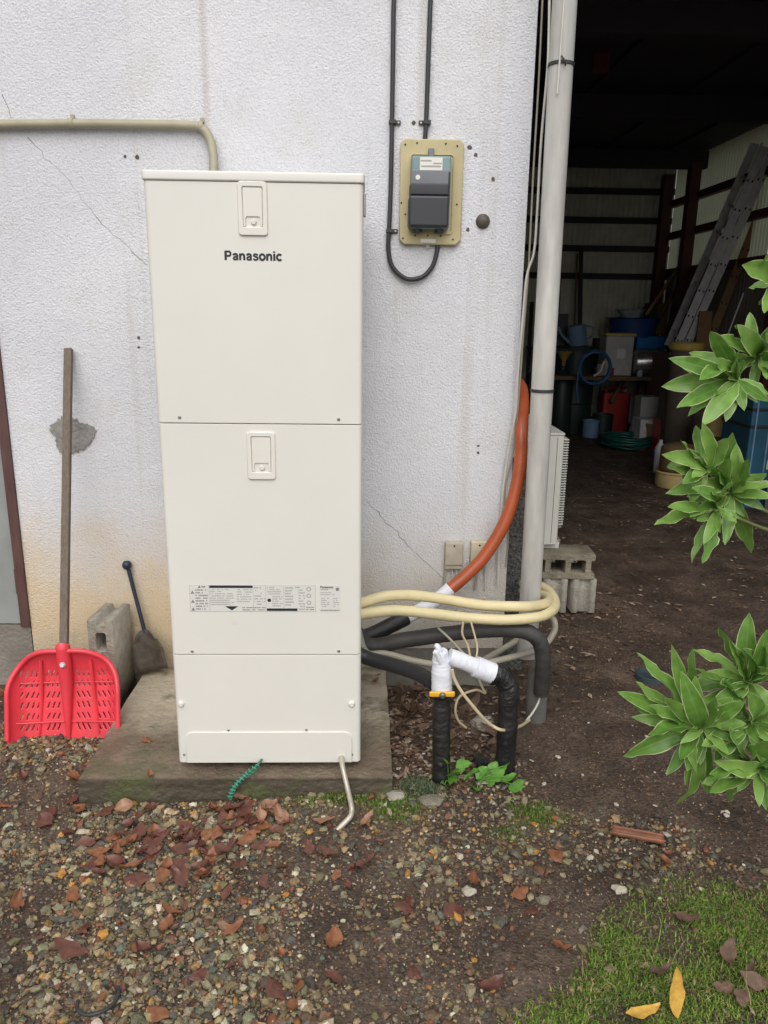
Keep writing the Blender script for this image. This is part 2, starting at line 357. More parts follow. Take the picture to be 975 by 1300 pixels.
def slab_mat():
    m = mat('damp_slab', (.24, .19, .135), .5, .3, 4, bump=.9, bscale=45, second=(.075, .058, .041), detail=10)
    t = m.node_tree; N = t.nodes; L = t.links; b = N['Principled BSDF']; src = b.inputs['Base Color'].links[0].from_socket
    tc = N.new('ShaderNodeTexCoord'); nz = N.new('ShaderNodeTexNoise'); nz.inputs['Scale'].default_value = 9; nz.inputs['Detail'].default_value = 8; L.new(tc.outputs['Object'], nz.inputs['Vector'])
    sp = N.new('ShaderNodeSeparateXYZ'); L.new(tc.outputs['Object'], sp.inputs[0])
    # dry pale dusty area towards the wall, algae on the edge
    ad = N.new('ShaderNodeMath'); ad.operation = 'MULTIPLY_ADD'; L.new(nz.outputs['Fac'], ad.inputs[0]); ad.inputs[1].default_value = .5; L.new(sp.outputs['Y'], ad.inputs[2])
    mr = N.new('ShaderNodeMapRange'); mr.interpolation_type = 'SMOOTHSTEP'; L.new(ad.outputs[0], mr.inputs[0]); mr.inputs[1].default_value = .02; mr.inputs[2].default_value = .34; mr.inputs[4].default_value = .9
    mx = N.new('ShaderNodeMix'); mx.data_type = 'RGBA'; L.new(mr.outputs[0], mx.inputs[0]); L.new(src, mx.inputs[6]); mx.inputs[7].default_value = (.52, .46, .36, 1)
    m3 = N.new('ShaderNodeMapRange'); L.new(nz.outputs['Fac'], m3.inputs[0]); m3.inputs[1].default_value = .50; m3.inputs[2].default_value = .62; m3.inputs[4].default_value = .7
    m4 = N.new('ShaderNodeMix'); m4.data_type = 'RGBA'; L.new(m3.outputs[0], m4.inputs[0]); L.new(mx.outputs[2], m4.inputs[6]); m4.inputs[7].default_value = (.10, .105, .055, 1)
    fa = N.new('ShaderNodeMapRange'); L.new(sp.outputs['Y'], fa.inputs[0]); fa.inputs[1].default_value = -.392; fa.inputs[2].default_value = -.402; fa.inputs[4].default_value = .75
    m5 = N.new('ShaderNodeMix'); m5.data_type = 'RGBA'; L.new(fa.outputs[0], m5.inputs[0]); L.new(m4.outputs[2], m5.inputs[6])   # algae on the front edge
    al = N.new('ShaderNodeMix'); al.data_type = 'RGBA'; L.new(m3.outputs[0], al.inputs[0]); al.inputs[6].default_value = (.060, .052, .036, 1); al.inputs[7].default_value = (.085, .105, .035, 1); L.new(al.outputs[2], m5.inputs[7])
    L.new(m5.outputs[2], b.inputs['Base Color']); return m
M['slab'] = slab_mat()

def soil_mat():
    m = bpy.data.materials.new('wet_soil'); m.use_nodes = True; t = m.node_tree; N = t.nodes; L = t.links; b = N['Principled BSDF']
    tc = N.new('ShaderNodeTexCoord')
    def noise(s, d=6, r=.65):
        n = N.new('ShaderNodeTexNoise'); n.inputs['Scale'].default_value = s; n.inputs['Detail'].default_value = d; n.inputs['Roughness'].default_value = r; L.new(tc.outputs['Object'], n.inputs['Vector']); return n.outputs['Fac']
    def ramp(f, stops):
        n = N.new('ShaderNodeValToRGB'); L.new(f, n.inputs[0]); e = n.color_ramp.elements
        while len(e) < len(stops): e.new(.5)
        for q, (p, c) in zip(e, stops): q.position = p; q.color = (*c, 1)
        return n.outputs[0]
    base = ramp(noise(3.2), [(.28, (.042, .029, .021)), (.5, (.086, .060, .044)), (.72, (.155, .113, .083))])
    v = N.new('ShaderNodeTexVoronoi'); v.inputs['Scale'].default_value = 110; L.new(tc.outputs['Object'], v.inputs['Vector'])
    grit = ramp(v.outputs['Color'], [(.25, (.55, .55, .55)), (.55, (1, 1, 1)), (.93, (1.3, 1.25, 1.2)), (.97, (3.2, 3.0, 2.6))])
    mx = N.new('ShaderNodeMix'); mx.data_type = 'RGBA'; mx.blend_type = 'MULTIPLY'; mx.inputs[0].default_value = .85; L.new(base, mx.inputs[6]); L.new(grit, mx.inputs[7])
    L.new(mx.outputs[2], b.inputs['Base Color'])
    rr = N.new('ShaderNodeMapRange'); L.new(noise(6, 3), rr.inputs[0]); rr.inputs[1].default_value = .35; rr.inputs[2].default_value = .65; rr.inputs[3].default_value = .42; rr.inputs[4].default_value = .85; L.new(rr.outputs[0], b.inputs['Roughness'])
    b.inputs['Specular IOR Level'].default_value = .4
    ad = N.new('ShaderNodeMath'); ad.operation = 'MULTIPLY_ADD'; L.new(v.outputs['Distance'], ad.inputs[0]); ad.inputs[1].default_value = .35; L.new(noise(55, 6), ad.inputs[2])
    bp = N.new('ShaderNodeBump'); bp.inputs['Strength'].default_value = .9; bp.inputs['Distance'].default_value = .012; L.new(ad.outputs[0], bp.inputs['Height']); L.new(bp.outputs[0], b.inputs['Normal'])
    return m
M['soil'] = soil_mat()
M['stone'] = mat('stone', (1.1, 1.1, 1.1), .5, .3, 120, bump=.4, bscale=260, second=(.62, .60, .58), attr='tint')
M['litter'] = mat('litter', (1, 1, 1), .65, .3, 60, second=(.6, .6, .6), attr='tint')
M['blade'] = mat('blade', (1, 1, 1), .6, .2, 40, attr='tint', spec=.3)

# ------------------------------------------------------------------ setting: ground
def axis(parts):
    o = []
    for a, b, n in parts: o += list(np.linspace(a, b, n, endpoint=False))
    return np.array(o + [parts[-1][1]])
gx = axis([(-90, -6, 12), (-6, -1.6, 40), (-1.6, 2.0, 300), (2.0, 6.0, 60), (6.0, 90, 14)])
gy = axis([(-90, -5, 12), (-5, -1.5, 30), (-1.5, 1.3, 235), (1.3, 4, 80), (4, 9.2, 60), (9.2, 90, 14)])
XX, YY = np.meshgrid(gx, gy); ZZ = G(XX, YY)
nx, ny = len(gx), len(gy)
gv = np.stack([XX.ravel(), YY.ravel(), ZZ.ravel()], 1)
i = np.arange(nx - 1)[None, :] + (np.arange(ny - 1) * nx)[:, None]
gf = np.stack([i, i + 1, i + nx + 1, i + nx], -1).reshape(-1, 4)
def npmesh(name, v, f, smooth=False, tint=None):
    me = bpy.data.meshes.new(name); k = f.shape[1]
    me.vertices.add(len(v)); me.vertices.foreach_set('co', np.ascontiguousarray(v, np.float32).ravel())
    me.loops.add(f.size); me.loops.foreach_set('vertex_index', np.ascontiguousarray(f, np.int32).ravel())
    me.polygons.add(len(f)); me.polygons.foreach_set('loop_start', np.arange(0, f.size, k, dtype=np.int32)); me.polygons.foreach_set('loop_total', np.full(len(f), k, np.int32))
    me.polygons.foreach_set('use_smooth', np.full(len(f), smooth)); me.update(calc_edges=True)
    if tint is not None:
        a = me.attributes.new('tint', 'FLOAT_COLOR', 'POINT'); a.data.foreach_set('color', np.concatenate([tint, np.ones((len(tint), 1))], 1).astype(np.float32).ravel())
    return me
setprops(link('ground', npmesh('ground', gv, gf, True), M['soil']), kind='structure')

# ------------------------------------------------------------------ building with the white wall
WY = .76; WX = .905
bd = thing('outbuilding', 'white stuccoed outbuilding wall behind the tall water heater', 'building', (-1, WY + .1, 0))
bm = bmesh.new(); bbox(bm, -1.08, WX, WY, WY + .14, .20, 3.6); bbox(bm, -4.2, -1.93, WY, WY + .14, .20, 3.6); bbox(bm, -1.93, -1.08, WY, WY + .14, 2.25, 3.6)
bbox(bm, WX - .14, WX, WY + .14, 9, .2, 3.6); bbox(bm, -4.2, -4.06, WY + .14, 9, .2, 3.6); bbox(bm, -4.06, WX - .14, 8.86, 9, .2, 3.6)
wall = link('wall', frombm('wall', bm), M['stucco'], bd)
bm = bmesh.new(); bbox(bm, -1.10, WX - .012, WY + .004, WY + .13, -.1, .22); bbox(bm, WX - .13, WX - .012, WY + .13, 8.99, -.1, .22); bbox(bm, -4.19, -1.91, WY + .004, WY + .13, -.1, .22); bbox(bm, -1.91, -1.083, WY - .004, WY + .12, -.1, .296)
# lower plaster skirt on the left reaches nearly to the ground
link('footing', frombm('footing', bm), M['concrete'], bd)
bm = bmesh.new(); bbox(bm, -1.08, .36, WY + .0005, WY + .003, .085, .215)
link('plaster_skirt', frombm('plaster_skirt', bm), M['stucco'], bd)
bm = bmesh.new(); bbox(bm, -4.5, 1.1, .55, 9.2, 3.6, 3.72); link('roof', frombm('roof', bm), M['roof_dark'], bd)
# door on the left edge of the view
dr = link('door', box('door', -1.93, -1.118, WY + .02, WY + .055, .30, 2.25, .004), M['door_grey'], bd)
bm = bmesh.new(); bbox(bm, -1.118, -1.081, WY - .012, WY + .12, .30, 2.30); bbox(bm, -1.96, -1.919, WY - .012, WY + .12, .30, 2.30); bbox(bm, -1.919, -1.118, WY - .011, WY + .12, 2.24, 2.30)
link('door_frame', frombm('door_frame', bm), M['door_frame'], bd)
link('hinge', box('hinge', -1.128, -1.104, WY + .0, WY + .018, .44, .55, .003), M['door_frame'], dr)
# mortar patch, cracks, anchor and plug holes
pt = []
for k in range(64):
    t = 2 * math.pi * k / 64; r = 1 + .10 * math.sin(3 * t + 1) + .07 * math.sin(5 * t) + random.uniform(-.09, .09)
    pt.append((-.838 + .083 * r * math.cos(t), 1.108 + .070 * r * math.sin(t)))
pm = xform(flatshape('patch', pt, [], .008), Matrix.Translation((0, WY - .002, 0)) @ XZ); link('mortar_patch', pm, M['mortar'], bd)
def crack(pxs):
    pts = [at(x, y, WY - .0005) for x, y in pxs]; out = []
    for a, b in zip(pts, pts[1:]):
        n = max(2, int((b - a).length / .02))
        for k in range(n): p = a.lerp(b, k / n); out.append(p + V(random.gauss(0, .003), 0, random.gauss(0, .003)))
    out.append(pts[-1]); ww = [random.uniform(.0002, .0011) for _ in out]
    vs = []; fs = []
    for k, p in enumerate(out): vs += [p + V(-ww[k] - .0002, 0, -ww[k]), p + V(ww[k] + .0002, 0, ww[k])]
    for k in range(len(out) - 1): fs.append((2 * k, 2 * k + 1, 2 * k + 3, 2 * k + 2))
    link('crack', mesh('crack', vs, fs), M['crack'], bd)
crack([(36, 174), (57, 198), (80, 222), (105, 252), (130, 286), (158, 309), (186, 337)])
crack([(466, 637), (500, 672), (530, 705), (566, 738)])
crack([(2, 120), (14, 150)])
bm = bmesh.new(); lathe_into(bm, [(0, .02), (.018, .018), (.026, .006), (.027, -.004), (0, -.004)], n=16, M=Matrix.Translation(at(613, 281, WY)) @ Matrix.Rotation(rad(90), 4, 'X')); link('anchor', frombm('anchor', bm, True), M['rusty_steel'], bd)
for x, y, r in ((159, 199, .006), (174.5, 200, .009), (176, 429, .007), (176, 441, .005), (596, 187, .009), (604, 197, .008), (626, 228, .008), (525, 156, .008), (594, 292, .008), (607, 566, .006), (607, 575, .006)):
    p = at(x, y, WY); o = [(p.x + r * random.uniform(.7, 1.2) * math.cos(t), p.z + r * random.uniform(.7, 1.2) * math.sin(t)) for t in np.linspace(0, 6.28, 9)[:-1]]
    link('plug_hole', xform(flatshape('plug', o, [], .002), Matrix.Translation((0, WY, 0)) @ XZ), M['rusty_steel'], bd)

# ------------------------------------------------------------------ open shed to the right
SX, SY, SZ = 4.6, 9.0, 3.6
sh = thing('storage_shed', 'dark open shed with corrugated walls to the right of the white wall', 'shed', (2.7, 5, 0))
def corr(name, a, b, z0, z1, pitch, amp, nrm):
    a = Vector(a); b = Vector(b); n = int((b - a).length / pitch * 4); vs = []; fs = []
    for k in range(n + 1):
        p = a.lerp(b, k / n); q = (k % 4); d = amp if q in (0, 1) else -amp
        for z in (z0, z1): vs.append(p + Vector(nrm) * d + V(0, 0, z))
    for k in range(n): fs.append((2 * k, 2 * k + 2, 2 * k + 3, 2 * k + 1))
    return mesh(name, vs, fs)
link('back_wall', corr('back_wall', (WX, SY, 0), (SX, SY, 0), -.1, SZ, .076, .008, (0, 1, 0)), M['shed_sheet'], sh)
link('side_wall', corr('side_wall', (SX, SY, 0), (SX, .9, 0), -.1, 2.18, .076, .008, (1, 0, 0)), M['shed_ply'], sh)
link('skylight_panel', corr('skylight_panel', (SX, SY, 0), (SX, 6.2, 0), 2.18, SZ, .076, .008, (1, 0, 0)), M['skylight_sheet'], sh)
link('side_wall', corr('side_wall', (SX, 6.2, 0), (SX, .9, 0), 2.18, SZ, .076, .008, (1, 0, 0)), M['shed_ply'], sh)
for px in (351, 316, 280, 243):
    z = at(790, px, SY - .05).z; link('girt', box('girt', WX, SX - .02, SY - .07, SY - .012, z - .04, z + .04), M['roof_dark'], sh)
for z in (2.18, 2.66, 3.08): link('girt', box('girt', SX - .09, SX - .012, .9, SY - .08, z - .045, z + .045), M['red_steel'], sh)
for y in (8.88, 8.0, 5.6, 3.4, 1.2): link('post', box('post', SX - .22, SX - .092, y - .07, y + .07, -.05, SZ - .15), M['red_steel'], sh)
link('roof', box('roof', WX + .03, SX + .3, .5, SY + .2, SZ + .01, SZ + .05), M['roof_dark'], sh)
for y in (1.2, 3.4, 5.6, 8.0): link('rafter', box('rafter', WX + .05, SX - .02, y - .06, y + .06, SZ - .22, SZ - .02), M['roof_dark'], sh)
for x in (1.5, 2.4, 3.3, 4.1): link('purlin', box('purlin', x - .03, x + .03, .6, SY - .1, SZ - .019, SZ + .009), M['roof_dark'], sh)
bm = bmesh.new(); bbox(bm, .925, 1.03, .92, 1.04, -.1, .98); link('corner_pier', frombm('corner_pier', bm), M['pier'], sh)

# ------------------------------------------------------------------ concrete slab
bm = bmesh.new(); v8 = bbox(bm, -.615, .405, -.05, WY - .002, -.06, .11)
bmesh.ops.subdivide_edges(bm, edges=list(bm.edges), cuts=14, use_grid_fill=True)
for v in bm.verts:
    if v.co.z > .1 and (v.co.y < -.03 or v.co.x < -.6 or v.co.x > .39): v.co += V(random.gauss(0, .002), random.gauss(0, .002), -abs(random.gauss(0, .0015)))
    elif v.co.z < .1: v.co += V(random.gauss(0, .0015), random.gauss(0, .0015), 0)
slab = frombm('concrete_slab', bm, True, 40)
solo('concrete_slab', slab, M['slab'], 'damp stained concrete slab under the tall water heater', 'slab')

# ------------------------------------------------------------------ water heater tank
UD = .68
wh = thing('water_heater', 'tall cream heat pump water heater tank with brand lettering', 'water heater', (0, UD / 2, .11))
Z0, Zd, Zc, Zb, Za = .14, .527, 1.265, 1.928, 1.953
link('body', vbox('body', -.2985, .2985, .012, UD, Z0 + .004, Zb, .012, 0), M['enamel'], wh)
link('top_cap', vbox('top_cap', -.304, .304, -.005, UD + .004, Zb - .001, Za, .014, .005), M['enamel_lid'], wh)
up = link('upper_front_panel', vbox('p', -.3, .3, 0, .06, Zc + .0015, Zb - .002, .014, .0012, True), M['enamel'], wh)
mp_ = link('middle_front_panel', vbox('p', -.3, .3, 0, .06, Zd + .0015, Zc - .0015, .014, .0012, True), M['enamel'], wh)
lp = link('lower_front_panel', vbox('p', -.3, .3, 0, .06, Z0, Zd - .0015, .014, .0012, True), M['enamel'], wh)
for sx in (-.22, .22):
    for sy in (.09, UD - .09): link('leg', box('leg', sx - .03, sx + .03, sy - .03, sy + .03, .1095, Z0 + .01), M['screw'], wh)
def latch(px0, py0, px1, py1, panel):
    a = at(px0, py0, 0); b = at(px1, py1, 0); cx = (a.x + b.x) / 2; hw = (b.x - a.x) / 2; zt, zb = a.z, b.z
    fr = xform(flatshape('f', rrect(cx - hw, cx + hw, zb, zt, .010), [rrect(cx - hw + .013, cx + hw - .013, zb + .022, zt - .014, .002, 1)], .008, .002), Matrix.Translation((0, -.002, 0)) @ XZ)
    fo = link('latch_frame', fr, M['plastic_white'], panel)
    bm = bmesh.new(); x0, x1, z0, z1 = cx - hw + .0145, cx + hw - .0145, zb + .0235, zt - .0155
    fl = xform(flatshape('f', [(x0, z0 + .0), (x0 + .006, z0), (x0 + .006, z0 + .022), (x0 + .009, z0 + .026), (x1 - .009, z0 + .026), (x1 - .006, z0 + .022), (x1 - .006, z0), (x1, z0), (x1, z1), (x0, z1)], [], .004, .0008), Matrix.Translation((0, -.0018, 0)) @ XZ)
    bm.free(); link('latch_flap', fl, M['plastic_white'], panel)
    link('latch_knob', lathe('k', [(0, .006), (.006, .006), (.008, .003), (.008, 0), (0, 0)], n=14, M=Matrix.Translation((cx + .002, -.0005, z0 + .012)) @ Matrix.Rotation(rad(90), 4, 'X')), M['plastic_white'], panel)
latch(301, 230, 340.5, 299.5, up); latch(313, 548, 350.5, 608.5, mp_)
def screw(px, py, panel, r=.0048, m='screw', h=.003):
    p = at(px, py, 0); link('screw', lathe('s', [(0, h), (r * .6, h), (r, h * .4), (r, 0), (0, 0)], n=12, M=Matrix.Translation((p.x, 0.0002, p.z)) @ Matrix.Rotation(rad(90), 4, 'X')), M[m], panel)
screw(228, 530, up); screw(430, 532.5, up); screw(244, 827, mp_); screw(430, 826.5, mp_)
for px in (230, 446.5): screw(px, 893.5, lp, .0105, 'plastic_white', .009)
for px, py in ((290, 927), (389, 926.5), (234, 958), (447, 958)): screw(px, py, lp, .0042)
lc = [(-.272, .1405), (-.272, .232), (-.268, .244), (-.258, .251), (-.245, .253), (.245, .253), (.258, .251), (.268, .244), (.272, .232), (.272, .1405)]
link('leg_cover', xform(flatshape('c', lc, [], .005, .0015), Matrix.Translation((0, -.0015, 0)) @ XZ), M['enamel'], lp)
link('brand_lettering', brand(-.0855, .0745, 1.7225, 1.7475), M['ink'], up)
bk = link('side_bracket', box('b', .3, .3065, .02, .05, 1.845, 1.905, .002), M['screw'], wh)
# printed stickers
def quadr(bm, x0, x1, z0, z1, y):
    vs = [bm.verts.new(q) for q in ((x0, y, z0), (x1, y, z0), (x1, y, z1), (x0, y, z1))]; bm.faces.new(vs)
def sticker(x0, x1, z0, z1): 
    return link('sticker', box('s', x0, x1, -.0007, .0003, z0, z1), M['sticker'], mp_)
st = sticker(-.234, .157, .674, .762)
bd_ = bmesh.new(); bl = bmesh.new(); bf = bmesh.new(); y = -.0009
def textblock(bm, x0, x1, z0, z1, rows, dens=.8):
    rh = (z1 - z0) / rows
    for r in range(rows):
        x = x0; zz = z1 - (r + .5) * rh; end = x1 if random.random() < .6 else x0 + (x1 - x0) * random.uniform(.45, .95)
        while x < end:
            ww = random.uniform(.002, .0045)
            if random.random() < dens: quadr(bm, x, min(x + ww, x1), zz - rh * .24, zz + rh * .24, y)
            x += ww + .0009
def hline(bm, x0, x1, z): quadr(bm, x0, x1, z - .0003, z + .0003, y)
def vline(bm, x, z0, z1): quadr(bm, x - .0003, x + .0003, z0, z1, y)
for x in (-.1735, -.082 + .0, -.037, .002, .058): vline(bl, x, .676, .760) if x != -.082 else None
for z in (.7615, .6745): hline(bl, -.2335, .1565, z)
vline(bl, -.2335, .6748, .7612); vline(bl, .1565, .6748, .7612)
def tri(bm, cx, cz, s, up_=1):
    vs = [bm.verts.new(q) for q in ((cx - s, y, cz - s * .8 * up_), (cx + s, y, cz - s * .8 * up_), (cx, y, cz + s * up_))]; bm.faces.new(vs)
tri(bd_, -.203, .756, .004); textblock(bd_, -.196, -.184, .752, .760, 1, 1)
for cz in (.738, .708, .682): tri(bl, -.225, cz, .006)
textblock(bl, -.216, -.178, .678, .750, 8, .85)
quadr(bd_, -.172, -.038, .7525, .7605, y - .0001)
textblock(bf, -.171, -.098, .694, .751, 8, .85); textblock(bf, -.088, -.040, .704, .751, 6, .85); textblock(bl, -.072, -.0, .676, .691, 2, .9)
vs = [bd_.verts.new(q) for q in ((-.126, y, .692), (-.084, y, .692), (-.105, y, .678))]; bd_.faces.new(vs)
textblock(bf, -.034, -.001, .694, .758, 7, .8)
textblock(bf, .006, .055, .730, .758, 4, .9); textblock(bf, .022, .055, .690, .728, 5, .85)
for k in range(12):
    a0, a1 = 2 * math.pi * k / 12, 2 * math.pi * (k + 1) / 12
    vs = [bd_.verts.new(q) for q in ((.0125, y, .712), (.0125 + .006 * math.cos(a0), y, .712 + .006 * math.sin(a0)), (.0125 + .006 * math.cos(a1), y, .712 + .006 * math.sin(a1)))]; bd_.faces.new(vs)
quadr(bd_, .004, .1555, .6765, .684, y - .0001) if False else quadr(bd_, .004, .100, .6765, .685, y - .0001)
textblock(bf, .062, .088, .692, .758, 7, .9); textblock(bl, .094, .108, .752, .758, 1, 1)
for cz in (.749, .727, .704):
    for k in range(10):
        a0, a1 = 2 * math.pi * k / 10, 2 * math.pi * (k + 1) / 10; cx = .136
        vs = [bl.verts.new((cx + q * math.cos(a), y, cz + q * math.sin(a))) for q, a in ((.005, a0), (.007, a0), (.007, a1), (.005, a1))]; bl.faces.new(vs)
textblock(bf, .104, .124, .678, .75, 8, .9); textblock(bl, .127, .152, .678, .692, 2, .9)
st2 = sticker(.170, .234, .674, .762)
textblock(bl, .172, .197, .745, .750, 1, 1); quadr(bl, .220, .230, .744, .754, y); textblock(bf, .172, .216, .728, .741, 2, .9)
textblock(bf, .174, .20, .688, .722, 5, .9); textblock(bf, .212, .230, .688, .722, 5, .7); textblock(bl, .172, .232, .675, .683, 1, .9)
link('dark_print', frombm('ink', bd_), M['ink'], mp_); link('print', frombm('ink', bl), M['ink_grey'], mp_); link('fine_print', frombm('ink', bf), M['ink_faint'], mp_)
link('small_lettering', textmesh('Panasonic', .172, .213, .752, .7605, y + .0001, .02, .0002), M['ink'], mp_)

# drain tube and coiled wire under the tank
p = [V(.232, .10, .15), at(434, 968, -.03), at(441, 1000, -.085), at(446, 1022, -.135), at(446.5, 1030, -.15), at(442, 1040, -.17), at(414, 1067, -.215)]
me = tube('drain_tube', p, .0085, 14, 6); solo('drain_tube', me, M['steel_tube'], 'bent pale metal drain tube hanging out beneath the water heater', 'tube')
p = spline([V(-.02, .10, .125), at(328, 970, -.04), at(312, 984, -.055), at(298, 998, -.075), at(291, 1014, -.085)], 40)
bm = bmesh.new(); tube_into(bm, p, .0045, 6); hel = []
n = len(p)
for k in range(n):
    t = k / (n - 1)
    if t < .25: continue
    T = (p[min(k + 1, n - 1)] - p[max(k - 1, 0)]).normalized(); a = T.orthogonal().normalized(); b = T.cross(a)
    hel.append(p[k] + (a * math.cos(k * .62) + b * math.sin(k * .62)) * .0078)
wr = thing('earth_wire', 'coiled green earth wire dangling over the slab edge', 'wire', p[-1])
link('core', frombm('core', bm, True), M['green_coil'], wr)
M['coil_pale'] = mat('coil_pale', (.07, .33, .24), .3, .1); link('coil', tube('coil', hel, .0020, 5, 2), M['coil_pale'], wr)

# ------------------------------------------------------------------ electricity meter on its board
a = at(508, 177, WY); mt = thing('electricity_meter', 'grey smart electricity meter on a beige board on the white wall', 'meter', (.55, WY, 1.83))
bx0, bx1, bz0, bz1 = .432, .661, 1.832, 2.192
ch = .018
board = [(bx0 + ch, bz0), (bx1 - ch, bz0), (bx1, bz0 + ch), (bx1, bz1 - ch * .8), (bx1 - ch * .8, bz1), (bx0 + ch * .8, bz1), (bx0, bz1 - ch * .8), (bx0, bz0 + ch)]
bo = link('board', xform(flatshape('b', board, [], .024, .004), Matrix.Translation((0, WY - .012, 0)) @ XZ), M['meter_board'], mt)
inn = rrect(bx0 + .034, bx1 - .034, bz0 + .036, bz1 - .05, .012)
link('board_ridge', xform(flatshape('b', inn, [rrect(bx0 + .038, bx1 - .038, bz0 + .04, bz1 - .054, .010)], .006, .001), Matrix.Translation((0, WY - .026, 0)) @ XZ), M['meter_board'], mt)
def wbox(name, px0, px1, py0, py1, d0, d1, m, parent, bev=.004):
    a = at(px0, py1, WY - d1); b = at(px1, py0, WY - d1)
    return link(name, box(name, a.x, b.x, WY - d1, WY - d0, a.z, b.z, bev), M[m], parent)
mb = wbox('meter_case', 521, 573.5, 198, 290, .022, .075, 'meter_teal', mt, .008)
wbox('display_housing', 521.5, 571, 216, 234, .07, .082, 'meter_grey', mt, .004)
dl = wbox('rating_label', 533, 562, 200, 216, .07, .0765, 'plastic_white', mt, .0)
for k, (q0, q1) in enumerate(((534, 548), (550, 561), (535, 560))):
    wbox('label_print', q0, q1, 203 + 3.6 * k, 204.6 + 3.6 * k, .0765, .0772, 'ink_faint', dl, 0)
wbox('terminal_lip', 520.5, 570, 233, 247, .022, .092, 'meter_dark', mt, .004)
wbox('terminal_cover', 518.5, 571, 248, 288, .022, .100, 'meter_dark', mt, .010)
wbox('side_clip', 568.5, 572, 218, 258, .03, .085, 'meter_dark', mt, .002)
wbox('top_hook', 544, 551.5, 188, 199, .022, .040, 'meter_grey', mt, .002)
p = at(530.5, 225, WY - .0825); link('round_seal', lathe('r', [(0, .001), (.0085, .001), (.0085, 0), (0, 0)], n=16, M=Matrix.Translation(p) @ Matrix.Rotation(rad(90), 4, 'X')), M['plastic_white'], mt)
for px in (529.5, 558): p = at(px, 290, WY - .05); link('cable_gland', lathe('g', [(0, -.014), (.018, -.014), (.019, .012), (0, .012)], c=tuple(p), n=16), M['meter_dark'], mt)
wbox('serial_label', 534, 553, 303.5, 308, .022, .027, 'plastic_white', mt, 0)
for px, py in ((514.5, 183.5), (529.5, 181.5), (566, 182.5), (580.5, 185.5), (509.5, 257.5), (514.5, 272), (580, 259.5), (574, 273), (527, 299), (543, 299), (559.5, 299.5), (511.5, 302.5), (575, 304)):
    p = at(px, py, WY - .024); link('screw_hole', lathe('h', [(0, .0015), (.0035, .0015), (.0035, 0), (0, 0)], n=8, M=Matrix.Translation(p) @ Matrix.Rotation(rad(90), 4, 'X')), M['black_hole'], mt)
p = at(543, 313, WY - .014); link('eyelet', lathe('e', [(.003, .003), (.006, .003), (.006, 0), (.003, 0)], n=12, M=Matrix.Translation(p) @ Matrix.Rotation(rad(90), 4, 'X')), M['screw'], mt)
def cable(name, pxs, r, m, label, cat='cable', d=.012, n=10, group=None):
    return solo(name, tube(name, [at(x, y, WY - d) for x, y in pxs], r, n), M[m], label, cat, group)
ca = thing('power_cable', 'black cable looping down the wall beside the meter and up into it', 'cable', at(500, 200, WY))
link('sheath', tube('c', [at(503, -60, WY - .012), at(500, 0, WY - .012), at(498.5, 100, WY - .012), at(496.5, 220, WY - .012), at(494, 290, WY - .012), at(493, 315, WY - .012), at(498, 338, WY - .014), at(515, 353.5, WY - .016), at(535, 352, WY - .016), at(549, 338, WY - .016), at(555, 318, WY - .014), at(555, 308, WY - .010)], .0085, 12), M['cable'], ca)
cb = thing('power_cable', 'straight black cable dropping into the top of the meter board', 'cable', at(540, 100, WY))
link('sheath', tube('c', [at(550, -60, WY - .012), at(546.5, 0, WY - .012), at(543, 100, WY - .012), at(541, 155, WY - .012), at(539, 182, WY - .010)], .0085, 12), M['cable'], cb)
for px, py, s, par in ((498, 156, 1, ca), (542, 156.5, -1, cb), (494.5, 293.5, 1, ca)):
    p = at(px, py, WY); bm = bmesh.new(); bbox(bm, p.x - .013, p.x + .013, WY - .024, WY - .0005, p.z - .006, p.z + .006); bbox(bm, min(p.x, p.x + s * .03), max(p.x, p.x + s * .03), WY - .006, WY - .0006, p.z - .0075, p.z + .0075)
    cl = link('clip', frombm('clip', bm), M['cable'], par)
    link('clip_screw', lathe('s', [(0, .003), (.003, .003), (.004, 0), (0, 0)], n=10, M=Matrix.Translation((p.x + s * .022, WY - .006, p.z)) @ Matrix.Rotation(rad(90), 4, 'X')), M['wire_white'], cl)
cn = thing('wall_conduit', 'beige conduit running along the white wall into the heater top', 'conduit', at(100, 158, WY))
link('tube', tube('c', [at(-80, 157, WY - .022), at(0, 158, WY - .022), at(90, 157, WY - .022), at(180, 158, WY - .022), at(240, 159, WY - .022), at(257, 163, WY - .024), at(267, 178, WY - .03), at(271, 200, WY - .04), at(271, 222, WY - .05), at(270, 240, WY - .06)], .0155, 14), M['conduit'], cn)
for px, py in ((91, 157), (256, 161)):
    p = at(px, py, WY - .02); cl = link('saddle_clip', lathe('s', [(.0165, -.008), (.0185, -.006), (.0185, .006), (.0165, .008)], n=16, M=Matrix.Translation(p + V(0, -.002, 0)) @ Matrix.Rotation(rad(90), 4, 'Y')), M['conduit'], cn)
    link('saddle_tab', box('t', p.x - .007, p.x + .007, WY - .01, WY - .0005, p.z + .012, p.z + .033, .002), M['conduit'], cl)

